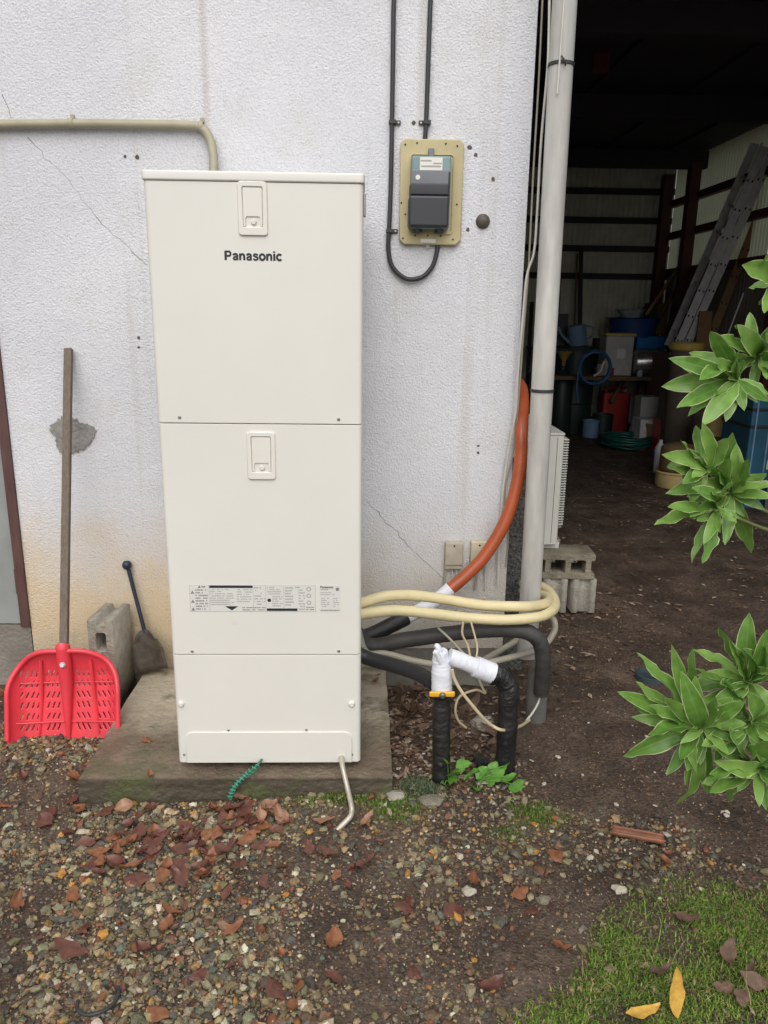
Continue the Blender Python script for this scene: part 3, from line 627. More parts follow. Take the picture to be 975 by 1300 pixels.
# ------------------------------------------------------------------ downspout
DY = .60
DT, DB = at(717, 0, DY), at(673.5, 751, DY)
def dsp(z): return DB.lerp(DT, (z - DB.z) / (DT.z - DB.z))
dt2 = dsp(3.5)
ds = thing('downspout', 'weathered grey downspout standing beside the corner of the white wall', 'downspout', dsp(.24))
link('pipe', tube('pipe', [dsp(.24), dsp(1.2), dsp(2.2), dt2], .041, 24, 6), M['downspout'], ds)
solo('drain_socket', tube('socket', [V(1.0, .485, -.02), V(.998, .483, .17), V(.996, .482, .175), V(.995, .481, .26)], lambda t: .040 if t < .5 else .036, 24, 0), M['drain'], 'dark grey drain pipe stub in the ground below the black pipe bend', 'drain pipe')
for px, py in ((714, 78), (682, 497)):
    z = at(px, py, DY - .04).z; c = dsp(z)
    link('wire_tie', lathe('t', [(.0415, -.006), (.0445, -.005), (.0445, .005), (.0415, .006)], c=tuple(c), n=24), M['cable'], ds)
tp = dsp(at(714, 78, DY - .04).z); link('tie_knot', tube('k', [tp + V(-.012, -.048, .014), tp + V(-.002, -.054, .0), tp + V(.004, -.05, -.016)], .003, 6), M['cable'], ds)
def wire(name, pts, r, m, label, group=None): return solo(name, tube(name, pts, r, 7), M[m], label, 'wire', group)
wire('thin_wire', [at(698, -30, .62), at(697, 40, .62), at(695, 90, .62), at(687, 180, .66), at(682, 270, .68), at(678, 320, .68), at(669, 350, .69), at(664, 400, .70), at(658, 470, .71), at(655, 520, .72), at(648, 560, .73), at(640, 610, .735), at(634, 680, .735), at(632, 742, .735)], .0045, 'wire_white', 'thin white wire hanging between the downspout and the wall corner')
wire('thin_wire', [at(690, -30, WY + .01), at(684, 100, WY + .01), at(677, 220, WY + .008), at(671, 340, WY + .006), at(664, 430, WY - .01), at(659, 500, WY - .02), at(652, 570, WY - .02), at(641, 625, WY - .015), at(645, 680, WY - .015), at(642, 720, WY - .012)], .0035, 'grey_conduit', 'thin grey wire clinging along the edge of the white wall')
wire('thin_wire', [dsp(2.62) + V(-.012, -.046, 0), dsp(2.4) + V(-.016, -.046, 0), dsp(2.3) + V(-.018, -.047, 0)], .003, 'wire_white', 'short pale wire tied flat against the downspout')

# ------------------------------------------------------------------ hoses and pipes between tank and downspout
def wrapped(pts, r, seed, n=20, dense=22, am=.028, jit=.0011):
    sp = spline(pts, dense); q = random.Random(seed); ph = q.random() * 6; bm = bmesh.new()
    tube_into(bm, sp, lambda t: r * (1 + am * math.sin(t * 37 + 3 * math.sin(t * 9 + ph)) + am * .7 * math.sin(t * 71 + ph * 2 + 2 * math.sin(t * 17))), n)
    for v in bm.verts: v.co += V(q.gauss(0, jit), q.gauss(0, jit), q.gauss(0, jit))
    return frombm('wrapped', bm, True, 60)
def Pt(px, py, Y): return at(px, py, Y)
for k, (pp, lab) in enumerate((
    ([Pt(440, 772, .33), Pt(464, 764, .33), Pt(490, 757, .34), Pt(520, 755.5, .36), Pt(560, 760, .39), Pt(610, 768, .40), Pt(660, 770, .395), Pt(680, 769, .44), Pt(693, 766, .50), Pt(698, 761, .60), Pt(690, 756, .68), Pt(672, 752, .74), Pt(664, 750, .84)], 'upper cream insulated hose running from the heater round the downspout'),
    ([Pt(440, 784, .30), Pt(464, 779, .30), Pt(500, 775, .31), Pt(540, 778, .33), Pt(590, 784, .355), Pt(640, 787, .355), Pt(680, 784, .38), Pt(699, 777, .45), Pt(705, 767, .56), Pt(700, 754, .68), Pt(688, 745, .76), Pt(672, 741, .82), Pt(664, 741, .88)], 'lower cream insulated hose running from the heater round the downspout'))):
    solo('cream_hose', wrapped(pp, .0195, 7 + k, 14, 10, .012, .0003), M['cream_hose'], lab, 'hose')
bh = [V(.27, .42, .43), Pt(470, 820, .42), Pt(510, 813, .42), Pt(560, 806, .42), Pt(600, 801, .41), Pt(640, 799, .40), Pt(668, 802, .39), Pt(684, 813, .385), Pt(689, 832, .39), Pt(689, 855, .40), Pt(687, 880, .42)]
solo('insulated_pipe', wrapped(bh, .030, 9, 16, 12, .015, .0006), M['rubber_dusty'], 'thick dusty black insulated pipe bending down at the downspout', 'pipe')
solo('insulated_pipe', tube('p', [V(.27, .50, .46), Pt(468, 803, .50), Pt(490, 795, .52), Pt(512, 789, .54)], .030, 14), M['rubber'], 'short black insulated pipe leaving the heater below the cream hoses', 'pipe') if False else None
oc = thing('orange_conduit', 'orange flexible conduit curving round the wall corner to the heater', 'conduit', (.93, .78, .3))
link('tube', tube('t', [V(.98, 1.3, 1.30), V(.965, 1.02, 1.30), V(.955, .88, 1.26), Pt(662, 545, .73), Pt(661, 580, .70), Pt(655, 620, .68), Pt(640, 665, .66), Pt(615, 706, .64), Pt(590, 732, .62), Pt(566, 752, .60)], .0255, 16), M['orange'], oc)
link('tape', tube('t', [Pt(572, 747, .603), Pt(558, 759, .593), Pt(540, 771, .58), Pt(510, 787, .56)], .0275, 14), M['tape_white'], oc)
link('insulation', tube('t', [Pt(516, 784, .562), Pt(500, 792, .54), Pt(478, 803, .52), Pt(455, 812, .50)], .031, 14), M['rubber'], oc)
solo('grey_conduit', tube('g', [V(.28, .36, .50), Pt(464, 827, .36), Pt(490, 830, .36), Pt(530, 840, .36), Pt(570, 845, .38), Pt(610, 843, .42), Pt(650, 834, .46), Pt(685, 824, .53), Pt(702, 805, .57), Pt(704, 790, .58), Pt(696, 778, .60)], .0125, 12), M['grey_conduit'], 'grey beige flexible conduit sagging behind the white taped joint', 'conduit')
solo('grey_conduit', tube('g', [Pt(592, 850, .50), Pt(612, 839, .55), Pt(640, 823, .58), Pt(656, 813, .60), Pt(664, 805, .62)], .0125, 12), M['grey_conduit'], 'short grey conduit slanting up the footing toward the downspout', 'conduit')
solo('insulated_pipe', tube('p', [V(.27, .30, .40), Pt(468, 836, .29), Pt(500, 845, .24), Pt(530, 855, .17), Pt(552, 868, .085)], .026, 14), M['rubber'], 'black insulated pipe sloping from the heater to the taped riser', 'pipe')
# the two risers
r1 = thing('pipe_riser', 'black wrapped riser with yellow valve handle and white taped top', 'pipe', (.577, .06, .03))
bx, by = .574, .06
link('wrap', wrapped([V(.580, .055, -.03), V(.576, .058, .12), V(.573, .06, .24), V(.572, .06, .345)], .0300, 1), M['black_tape'], r1)
zc = at(560, 880, .03).z; zt = at(560, 826, .06).z
tw = link('white_tape', wrapped([V(.570, .06, zc - .012), V(.568, .06, zc + .05), V(.566, .06, zc + .10), V(.562, .06, zt - .03), V(.561, .058, zt + .0)], .0345, 2, am=.010, jit=.0004), M['tape_white'], r1)
tw.data.transform(Matrix.Identity(4))
for v in tw.data.vertices:
    t = (v.co.z - (zc + .06)) / max(.01, zt - zc - .06)
    if t > 0: s = 1 - .35 * min(t, 1); v.co.x = .564 + (v.co.x - .564) * s; v.co.y = .06 + (v.co.y - .06) * s
kn = link('tape_tail', tube('k', [V(.562, .05, zt - .03), at(556, 822, .05), at(552, 819, .05)], lambda t: .013 - .006 * t, 8), M['tape_white'], tw)
link('tape_tail', tube('k', [V(.562, .04, zt - .035), at(554, 828, .03), at(550.5, 830, .03)], lambda t: .010 - .005 * t, 8), M['tape_white'], tw)
vh = link('valve_handle', box('v', .538, .622 - .0, .018, .030, zc - .009, zc + .009, .004), M['yellow'], r1)
xform(vh.data, Matrix.Translation((-.013, 0, 0)))
link('valve_bolt', lathe('b', [(0, .012), (.006, .012), (.011, .006), (.011, 0), (0, 0)], n=12, M=Matrix.Translation((.568, .019, zc - .001)) @ Matrix.Rotation(rad(90), 4, 'X')), M['screw'], vh)
r2 = thing('pipe_riser', 'black wrapped riser with an elbow joined to a white taped pipe', 'pipe', (.803, .08, .03))
link('wrap', wrapped([V(.803, .083, -.03), V(.802, .082, .12), V(.800, .08, .27), V(.797, .078, .36), at(642, 866, .078), at(634, 857, .074), at(622, 856, .07)], .0335, 3), M['black_tape'], r2)
link('white_tape', wrapped([at(570, 833, .062), at(586, 839, .064), at(598, 844, .066), at(603, 846, .068), at(626, 855, .07)], .027, 4, am=.008, jit=.0004), M['tape_white'], r2)
link('tape_end', wrapped([at(603, 846, .068), at(612, 849.5, .069), at(626, 855, .07)], .035, 5, am=.008, jit=.0004), M['tape_white'], r2)
# thin wires
wire('pull_wire', [Pt(588, 790, .33), Pt(587, 805, .33), Pt(594, 820, .32), Pt(598, 838, .22), Pt(603, 850, .16), Pt(612, 872, .14), Pt(616, 880, .14), Pt(604, 876, .12), Pt(584, 884, .10), Pt(578, 900, .09), Pt(582, 915, .10), Pt(592, 924, .12)], .0042, 'wire_cream', 'cream wire knotted below the hoses and curling behind the risers')
wire('pull_wire', [Pt(598, 790, .33), Pt(604, 812, .31), Pt(606, 825, .29), Pt(603, 842, .25), Pt(601, 852, .21)], .0036, 'wire_cream', 'short cream wire hanging straight from the lower cream hose')
wire('pull_wire', [Pt(556, 797, .37), Pt(570, 810, .34), Pt(585, 826, .28), Pt(598, 838, .22)], .0045, 'grey_conduit', 'grey wire slanting across the thick black pipe')
wire('pull_wire', [Pt(574, 850, .03), Pt(577, 862, .03), Pt(586, 878, .02), Pt(600, 896, .02), Pt(614, 912, .03), Pt(626, 922, .04), Pt(640, 927, .05), Pt(660, 922, .25), Pt(672, 914, .38)], .0055, 'wire_cream', 'cream twin wire crossing from the taped joint to the far riser')
wire('ground_wire', [V(1.005, .425, .20), Pt(688, 868, .42), Pt(684, 890, .41), Pt(676, 905, .40), Pt(668, 915, .39)], .0042, 'wire_white', 'white wire with a flat plug hanging on the drain socket')
solo('flat_plug', box('plug', 0, .016, 0, .006, 0, .034, .002, M=Matrix.Translation(at(686, 869, .405)) @ Matrix.Rotation(rad(4), 4, 'Y')), M['wire_white'], 'small white flat plug at the wire end on the drain socket', 'plug')
# two small wall boxes
for k, (x0, x1, y0, y1, mm, lab) in enumerate(((564.5, 588.5, 689, 718, 'jbox', 'small grey wall box with three wires below the orange conduit'), (597, 620, 688, 716, 'jbox2', 'small cream wall box partly hidden behind the orange conduit'))):
    a = at(x0, y1, WY - .03); b = at(x1, y0, WY - .03); jb = thing('junction_box', lab, 'junction box', ((a.x + b.x) / 2, WY, a.z))
    link('cover', box('c', a.x, b.x, WY - .032, WY, a.z, b.z, .005), M[mm], jb)
    link('cable_hood', box('h', a.x + .002, b.x - .002, WY - .026, WY, a.z - .018, a.z + .004, .003), M['jbox'], jb)
    link('screw', lathe('s', [(0, .0015), (.004, .0015), (.004, 0), (0, 0)], n=10, M=Matrix.Translation((.0 + (a.x + b.x) / 2, WY - .032, b.z - .014)) @ Matrix.Rotation(rad(90), 4, 'X')), M['black_hole'], jb)
    xs = (565.5, 574, 580) if k == 0 else (606, 616)
    for q, px in enumerate(xs): link('wire', tube('w', [at(px, y1 + 3, WY - .014), at(px + (0 if q else -1), y1 + 14, WY - .012), at(px + 3 * (q - 1), y1 + 33, WY - .012)], .0035 if q else .005, 7), M['wire_white' if q else 'grey_conduit'], jb)

# ------------------------------------------------------------------ shovels and block at the left
SA = atz(88, 938, .035); SB = V(-.815, WY - .022, 1.44)
vU = (SB - SA); hl = vU.length; vU = vU.normalized(); uU = V(1, 0, 0); uU = (uU - vU * uU.dot(vU)).normalized(); nU = uU.cross(vU)   # nU points to the camera
sc = thing('scoop_shovel', 'red plastic scoop shovel with slotted blade and long wooden handle', 'shovel', SA)
def SHv(u, v, n_): return SA + uU * u + vU * v + nU * n_
bw, bh_ = .200, .335
def bowl(u, v): 
    e = max(0, abs(u) / bw - .70) / .30; tp_ = max(0, v / bh_ - .62) / .38
    return .055 * e ** 2 + .05 * tp_ ** 2 + .010 * (v / bh_)
ol = []
for t in np.linspace(0, 1, 13): ol.append((-bw + .0 * t, t * .18))
for t in np.linspace(0, 90, 10)[1:]: ol.append((-bw + .15 * (1 - math.cos(rad(t))), .18 + (bh_ - .18) * math.sin(rad(t))))
for t in np.linspace(0, 1, 7)[1:-1]: ol.append((-bw + .15 + t * (2 * bw - .30), bh_))
left = ol[:]; ol = [(x, y) for x, y in left]
mir = [(-x, y) for x, y in left if x < -1e-6 and y < bh_ - 1e-6][::-1]
ol = [p for p in left] + [(bw - .15, bh_)] + mir
for t in np.linspace(0, 1, 9)[1:-1]: ol.append((bw - 2 * bw * t, -.012 * math.sin(math.pi * t)))
holes = []
for r in range(6):
    v0 = .035 + r * .040
    for cidx, c0 in enumerate((-.150, -.072, .045, .118)):
        s = -1 if c0 < 0 else 1
        for k in range(3):
            u0 = c0 + k * .018 - .0; sl = .012 * s
            if abs(u0) < .024 or abs(u0) > .17 or abs(abs(u0) - .098) < .009: continue
            holes.append([(u0 - sl, v0), (u0 - sl + .005, v0), (u0 + .005 * 1, v0 + .023), (u0, v0 + .023)])
# slots are cut through a sheet that follows the bowl: subdivide first, then bend
def hwid(v): return bw if v <= .18 else bw - .15 * (1 - math.sqrt(max(0, 1 - ((v - .18) / (bh_ - .18)) ** 2)))
NU, NV = 210, 92; vs = []; fs = []
for j in range(NV + 1):
    v = -.012 + (bh_ + .012) * j / NV
    for i_ in range(NU + 1):
        u = (i_ / NU * 2 - 1) * hwid(max(v, 0)); vs.append(SHv(u, v, bowl(u, max(v, 0))))
def slot(u, v):
    r_ = (v - .035) / .040
    if r_ < 0 or r_ > 6.0 or (r_ % 1) > .58 or abs(u) < .030 or abs(u) > .172 or abs(abs(u) - .098) < .011: return False
    uu = u - (1 if u < 0 else -1) * .010 * ((r_ % 1) / .58); return (abs(uu) % .0190) < .0055
for j in range(NV):
    for i_ in range(NU):
        v = -.012 + (bh_ + .012) * (j + .5) / NV; u = ((i_ + .5) / NU * 2 - 1) * hwid(max(v, 0))
        if not slot(u, v): a = j * (NU + 1) + i_; fs.append((a, a + 1, a + NU + 2, a + NU + 1))
bl_ = link('blade', mesh('blade', vs, fs, True), M['red_plastic'], sc); md = bl_.modifiers.new('thick', 'SOLIDIFY'); md.thickness = .005; md.offset = -1
rimp = [SHv(u, v, bowl(u, v) + .006) for u, v in ol if v > .0]
link('rim', tube('rim', rimp, .0095, 8, 2), M['red_plastic'], sc)
for u in (-.098, .098): link('rib', tube('rib', [SHv(u * 1.12, .02, bowl(u, .02) + .003), SHv(u, .15, bowl(u, .15) + .006), SHv(u * .92, .30, bowl(u, .30) + .003)], .006, 6), M['red_plastic'], sc)
link('rib', tube('rib', [SHv(-.17, .212, bowl(.17, .212) + .002), SHv(0, .212, .010), SHv(.17, .212, bowl(.17, .212) + .002)], .003, 6), M['red_plastic'], sc)
link('rib', tube('rib', [SHv(-.185, .066, bowl(.18, .066) + .002), SHv(0, .066, .006), SHv(.185, .066, bowl(.18, .066) + .002)], .003, 6), M['red_plastic'], sc)
link('socket', tube('socket', [SHv(0, .0, .004), SHv(0, .06, .012), SHv(0, .14, .020), SHv(0, .22, .03), SHv(0, .335, .058), SHv(0, .348, .060)], lambda t: .006 + .020 * min(1, t * 1.4), 12), M['red_plastic'], sc)
ha = SHv(0, .30, .050); 
tk = (SB - ha).normalized(); hm = box('h', -.0145, .0145, -.012, .012, 0, (SB - ha).length, .003)
side = V(1, 0, 0); side = (side - tk * side.dot(tk)).normalized(); fr = tk.cross(side)
xform(hm, Matrix(((side.x, fr.x, tk.x, ha.x), (side.y, fr.y, tk.y, ha.y), (side.z, fr.z, tk.z, ha.z), (0, 0, 0, 1))))
link('handle', hm, M['wood_grey'], sc)
link('bolt', lathe('b', [(0, .010), (.008, .010), (.012, .005), (.012, 0), (0, 0)], n=6, M=Matrix.Translation(SHv(.003, .285, .068)) @ nU.to_track_quat('Z', 'Y').to_matrix().to_4x4()), M['alu'], sc)

def hollow_block(L, H, D):
    """concrete block profile in xy (length L, width D), extruded H in z, three cores and end grooves"""
    o = [(-L / 2, -D / 2), (L / 2, -D / 2), (L / 2, -D / 2 + .03), (L / 2 - .02, -D / 2 + .035), (L / 2 - .02, D / 2 - .035), (L / 2, D / 2 - .03), (L / 2, D / 2), (-L / 2, D / 2), (-L / 2, D / 2 - .03), (-L / 2 + .02, D / 2 - .035), (-L / 2 + .02, -D / 2 + .035), (-L / 2, -D / 2 + .03)]
    cw = (L - .04 - .03 * 4) / 3; hs_ = []
    for k in range(3): x0 = -L / 2 + .02 + .03 + k * (cw + .03); hs_.append(rrect(x0, x0 + cw, -D / 2 + .03, D / 2 - .03, .008, 2))
    return flatshape('block', o, hs_, H, .002)
bl0 = xform(hollow_block(.39, .19, .10), Matrix.Translation((-.705, .62, .03 + .195)) @ Matrix.Rotation(rad(-4), 4, 'Z') @ Matrix(((0, 1, 0, 0), (0, 0, 1, 0), (1, 0, 0, 0), (0, 0, 0, 1))))
solo('concrete_block', bl0, M['block'], 'concrete block standing on end against the wall behind the red shovel', 'block')
sp_ = thing('small_spade', 'small blue handled spade with rusty blade leaning beside the concrete block', 'spade', at(190, 840, .68))
h0, h1 = at(161.5, 717, WY - .02), at(184, 803, .70)
link('shaft', tube('s', [h0, h0.lerp(h1, .5), h1], .0085, 10), M['blue_steel'], sp_)
link('grip_ball', lathe('g', [(0, .019), (.012, .016), (.018, .008), (.019, 0), (.018, -.008), (.012, -.016), (0, -.019)], c=tuple(h0 + V(0, -.004, 0)), n=16), M['blue_steel'], sp_)
sd = (h1 - h0).normalized(); su = V(1, 0, .25); su = (su - sd * su.dot(sd)).normalized(); sn = sd.cross(su)
vs = []; fs = []; nu, nv = 9, 9
for j in range(nv):
    t = j / (nv - 1); hw = .035 + .030 * min(1, t * 2.2)
    for i_ in range(nu):
        u = (i_ / (nu - 1) - .5) * 2; vs.append(h1 + sd * (t * .175 - .015 + .02 * (abs(u) ** 3 if t < .2 else 0)) + su * (u * hw) + sn * (-.02 * u * u * (1 if sn.y < 0 else -1) * -1) + V(0, -.004, 0))
for j in range(nv - 1):
    for i_ in range(nu - 1): fs.append((j * nu + i_, j * nu + i_ + 1, (j + 1) * nu + i_ + 1, (j + 1) * nu + i_))
bme = mesh('blade', vs, fs, True); bo_ = link('blade', bme, M['rusty_steel'], sp_); md = bo_.modifiers.new('thick', 'SOLIDIFY'); md.thickness = .003

# ------------------------------------------------------------------ AC outdoor unit on blocks
for cx, lab in ((1.335, 'concrete block under the outdoor unit beside the downspout'), (1.49, 'mossy concrete block under the outdoor unit, away from the downspout')):
    solo('concrete_block', xform(hollow_block(.39, .19, .125), Matrix.Translation((cx, 1.76, .035 + .095)) @ Matrix.Rotation(rad(90), 4, 'Z')), M['block'], lab, 'block')
TB = xform(hollow_block(.39, .19, .135), Matrix.Translation((1.345, 1.665, .225 + .0695)) @ Matrix.Rotation(rad(-3), 4, 'Z') @ XZ)
solo('concrete_block', TB, M['block_moss'], 'mossy concrete block lying across two others beneath the outdoor unit', 'block')
solo('concrete_block', xform(hollow_block(.39, .19, .125), Matrix.Translation((1.40, 2.30, .035 + .095)) @ Matrix.Rotation(rad(90), 4, 'Z')), M['block'], 'concrete block under the rear of the outdoor unit', 'block')
solo('concrete_block', xform(hollow_block(.39, .19, .135), Matrix.Translation((1.32, 2.30, .225 + .0695)) @ XZ), M['block_moss'], 'upper concrete block under the rear of the outdoor unit', 'block')
ax0, ax1, ay0, ay1, az0, az1 = 1.075, 1.345, 1.64, 2.40, .395, .985
ac = thing('outdoor_unit', 'white air conditioner outdoor unit on concrete blocks behind the downspout', 'air conditioner', (1.2, 2.0, .364))
link('cabinet', vbox('c', ax0, ax1, ay0, ay1, az0, az1, .012, .004), M['ac_white'], ac)
link('top_lid', vbox('c', ax0 - .003, ax1 + .003, ay0 - .004, ay1 + .003, az1 - .001, az1 + .012, .012, .004), M['ac_white'], ac)
for y_ in (ay0 + .06, ay1 - .10): link('foot', box('f', ax0 - .02, ax1 + .02, y_ - .02, y_ + .02, .3635, az0 + .004), M['ac_white'], ac)
gl = link('fan_grille', box('g', ax1, ax1 + .022, ay0 + .03, ay1 - .25, az0 + .10, az1 - .035, .005), M['black_hole'], ac)
for k in range(34):
    z = az0 + .105 + k * .0138; link('slat', box('s', ax1 + .001, ax1 + .031, ay0 + .026, ay1 - .246, z, z + .0055), M['ac_white'], gl)
for k in range(18):
    z = az0 + .03 + k * .029; link('side_vent', box('v', 1.215, 1.245, ay0 - .0015, ay0 + .004, z, z + .018), M['black_hole'], ac)
link('corner_seam', box('s', 1.308, 1.3105, ay0 - .0012, ay0 + .004, az0 + .01, az1 - .01), M['seam'], ac)
for x_, z_ in ((1.262, az1 - .02), (1.258, az1 - .06)): link('screw', lathe('s', [(0, .003), (.005, .002), (.005, 0), (0, 0)], n=8, M=Matrix.Translation((x_, ay0, z_)) @ Matrix.Rotation(rad(90), 4, 'X')), M['screw'], ac)
#PART2
# ------------------------------------------------------------------ loose stones, grit (nobody could count them)
ICO = []
bm = bmesh.new(); bmesh.ops.create_icosphere(bm, subdivisions=1, radius=1); ICOV = np.array([v.co[:] for v in bm.verts]); ICOF = np.array([[v.index for v in f.verts] for f in bm.faces]); bm.free()
OCTV = np.array([(1, 0, 0), (-1, 0, 0), (0, 1, 0), (0, -1, 0), (0, 0, 1), (0, 0, -1)], float); OCTF = np.array([(0, 2, 4), (2, 1, 4), (1, 3, 4), (3, 0, 4), (2, 0, 5), (1, 2, 5), (3, 1, 5), (0, 3, 5)])
PAL = np.array([(.33, .255, .15), (.20, .19, .13), (.09, .085, .075), (.42, .22, .055), (.17, .105, .065), (.55, .51, .42), (.20, .08, .045), (.17, .15, .075), (.27, .225, .15), (.12, .135, .12)])
PW = np.array([.17, .19, .16, .03, .12, .045, .06, .09, .12, .05]); PW /= PW.sum()
def rotmats(n):
    q = rng.normal(size=(n, 4)); q /= np.linalg.norm(q, axis=1)[:, None]; a, b, c, d = q.T
    return np.stack([np.stack([1 - 2 * (c * c + d * d), 2 * (b * c - a * d), 2 * (b * d + a * c)], -1), np.stack([2 * (b * c + a * d), 1 - 2 * (b * b + d * d), 2 * (c * d - a * b)], -1), np.stack([2 * (b * d - a * c), 2 * (c * d + a * b), 1 - 2 * (b * b + c * c)], -1)], 1)
def pieces(BV, BF, xy, r, sink, jitter, flat, tint):
    n = len(xy); V_ = BV[None] * (1 + rng.normal(0, jitter, (n, len(BV), 1))); V_ = V_ * np.stack([np.ones(n), rng.uniform(.6, 1, n), rng.uniform(*flat, n)], -1)[:, None, :]
    R = rotmats(n); yaw = rng.uniform(0, 6.28, n); tl = rng.normal(0, .35, n)
    cz, sz, ct, st_ = np.cos(yaw), np.sin(yaw), np.cos(tl), np.sin(tl); o = np.zeros(n); e = np.ones(n)
    Rz = np.stack([np.stack([cz, -sz, o], -1), np.stack([sz, cz, o], -1), np.stack([o, o, e], -1)], 1); Rx = np.stack([np.stack([e, o, o], -1), np.stack([o, ct, -st_], -1), np.stack([o, st_, ct], -1)], 1)
    V_ = np.einsum('nij,nkj->nki', Rz @ Rx, V_) * r[:, None, None]
    z = G(xy[:, 0], xy[:, 1]) + r * sink
    V_ = V_ + np.stack([xy[:, 0], xy[:, 1], z], -1)[:, None, :]
    F = BF[None] + (np.arange(n) * len(BV))[:, None, None]
    return V_.reshape(-1, 3), F.reshape(-1, 3), np.repeat(tint, len(BV), 0)
def blocked(x, y):
    s = (x > -.625) & (x < .415) & (y > -.055)                  # slab
    s |= (y > WY - .02) & (x < WX + .02)                        # building
    s |= (np.hypot(x - .577, y - .055) < .034) | (np.hypot(x - .803, y - .08) < .036)
    return s
def smooth(x, a, b): t = np.clip((x - a) / (b - a), 0, 1); return t * t * (3 - 2 * t)
def gravel_d(x, y):
    edge = .46 - .20 * (y + .1) + (N1(x * 3 + 5, y * 3) - .5) * .35
    d = 1 - smooth(x - edge, -.12, .22)
    d = d * (.16 + .84 * smooth(N2(x * 3.1 + 9, y * 3.1) + .4 * (N3(x * 9, y * 9) - .5), .25, .55))
    d = d * np.where(y > .45, .2, 1)
    bare = np.exp(-((x + .72) / .16) ** 2 - ((y + .36) / .05) ** 2); d = d * (1 - .9 * bare)
    g2 = .34 * smooth(-y, -.35, .1) * smooth(N3(x * 4, y * 4), .3, .7)     # thin scatter on the bare soil
    gr = smooth(x - (.60 + (y + .855) * 1.27), -.02, .06) * smooth(-.36 - y, -.0, .08) # under the grass
    return np.clip(np.maximum(d, g2 * (y < 1.2)), 0, 1) * (1 - .8 * gr)
def scatter(n, x0, x1, y0, y1, dens):
    x = rng.uniform(x0, x1, n); y_ = rng.uniform(y0, y1, n); k = (rng.random(n) < dens(x, y_)) & ~blocked(x, y_); return np.stack([x[k], y_[k]], 1)
def tints(n, lo=.75, hi=1.25): return PAL[rng.choice(len(PAL), n, p=PW)] * rng.uniform(lo, hi, (n, 1)) * rng.uniform(.93, 1.07, (n, 3))
xy = scatter(125000, -1.5, 1.9, -1.25, .76, gravel_d)
r = np.clip(rng.lognormal(math.log(.0043), .58, len(xy)), .0022, .017)
v, f, t_ = pieces(ICOV, ICOF, xy, r, .25, .27, (.35, .8), tints(len(xy), .65, 1.5) * np.array((1.02, .99, .90)))
setprops(link('gravel', npmesh('gravel', v, f, False, t_), M['stone']), 'mixed tan and grey gravel spread before the slab', 'gravel', kind='stuff')
def grit_d(x, y): return np.clip(.25 + .75 * gravel_d(x, y), 0, 1) * np.where(y > .3, .5, 1)
xy = scatter(90000, -1.4, 1.9, -1.25, 1.6, grit_d)
tn = tints(len(xy)) * np.array((1.2, 1.1, .92))
v, f, t_ = pieces(OCTV, OCTF, xy, rng.uniform(.0013, .0038, len(xy)), .2, .15, (.5, .9), tn)
setprops(link('grit', npmesh('grit', v, f, False, t_), M['stone']), 'fine grit scattered over the wet soil', 'grit', kind='stuff')
# pale shells and stones by the slab corner and on the soil
def pale_d(x, y): return np.exp(-((x - .50) / .07) ** 2 - ((y - .14) / .16) ** 2) + .5 * np.exp(-((x - .72) / .12) ** 2 - ((y + .05) / .06) ** 2) + .12 * np.exp(-((x - 1.15) / .35) ** 2 - ((y - .15) / .4) ** 2)+.06 * np.exp(-((x +.1) / .4) ** 2 - ((y +.3) / .15) ** 2)
xy = scatter(1500, -.6, 1.8, -.4, .7, pale_d)
v, f, t_ = pieces(ICOV, ICOF, xy, np.clip(rng.lognormal(math.log(.0075), .4, len(xy)), .003, .017), .5, .06, (.25, .5), np.array((.62, .58, .50)) * rng.uniform(.7, 1.15, (len(xy), 1)))
setprops(link('pale_pebbles', npmesh('pale', v, f, False, t_), M['stone']), 'pale shell-like pebbles between the slab and the risers', 'pebbles', kind='stuff')
# moss bank against the slab face
def moss_blob(name, n, cx, cy, sx, sy, h0, h1, cols, label):
    x = rng.normal(cx, sx, n); y_ = rng.normal(cy, sy, n); k = ~blocked(x, y_); x, y_ = x[k], y_[k]; n = len(x)
    blades(name, x, y_, rng.uniform(h0, h1, n), .0016, cols, label)
def blades(name, x, y_, h, wd, cols, label, lean=.6, cat='grass'):
    n = len(x); yaw = rng.uniform(0, 6.28, n); ln = rng.uniform(.1, lean, n) * h; dx, dy = np.cos(yaw), np.sin(yaw); z = G(x, y_) - .002
    wx, wy = -dy * wd * rng.uniform(.6, 1.3, n), dx * wd * rng.uniform(.6, 1.3, n)
    P = [np.stack([x - wx, y_ - wy, z], -1), np.stack([x + wx, y_ + wy, z], -1), np.stack([x + dx * ln * .35 - wx * .8, y_ + dy * ln * .35 - wy * .8, z + h * .6], -1), np.stack([x + dx * ln * .35 + wx * .8, y_ + dy * ln * .35 + wy * .8, z + h * .6], -1), np.stack([x + dx * ln * 1.2, y_ + dy * ln * 1.2, z + h], -1)]
    v = np.stack(P, 1).reshape(-1, 3); b = np.arange(n)[:, None] * 5
    F = np.concatenate([b + np.array([[0, 1, 3]]), b + np.array([[0, 3, 2]]), b + np.array([[2, 3, 4]])], 0)
    c = np.array(cols)[rng.integers(0, len(cols), n)] * rng.uniform(.7, 1.3, (n, 1)); 
    return setprops(link(name, npmesh(name, v, F, False, np.repeat(c, 5, 0)), M['blade']), label, cat, kind='stuff')
GREEN = [(.11, .20, .025), (.15, .26, .03), (.08, .15, .02), (.19, .27, .045), (.10, .21, .025)]
STRAW = [(.36, .29, .14), (.25, .19, .09)]
def grass_d(x, y):
    line = .60 + (y + .855) * 1.27; n_ = (N2(x * 5 + 3, y * 5) - .5) * .22
    d = smooth(x - line + n_, -.03, .09) * smooth(-.385 - y + n_ * .5, -.02, .10)
    return d * (.22 + .78 * smooth(N3(x * 9, y * 9), .25, .6))
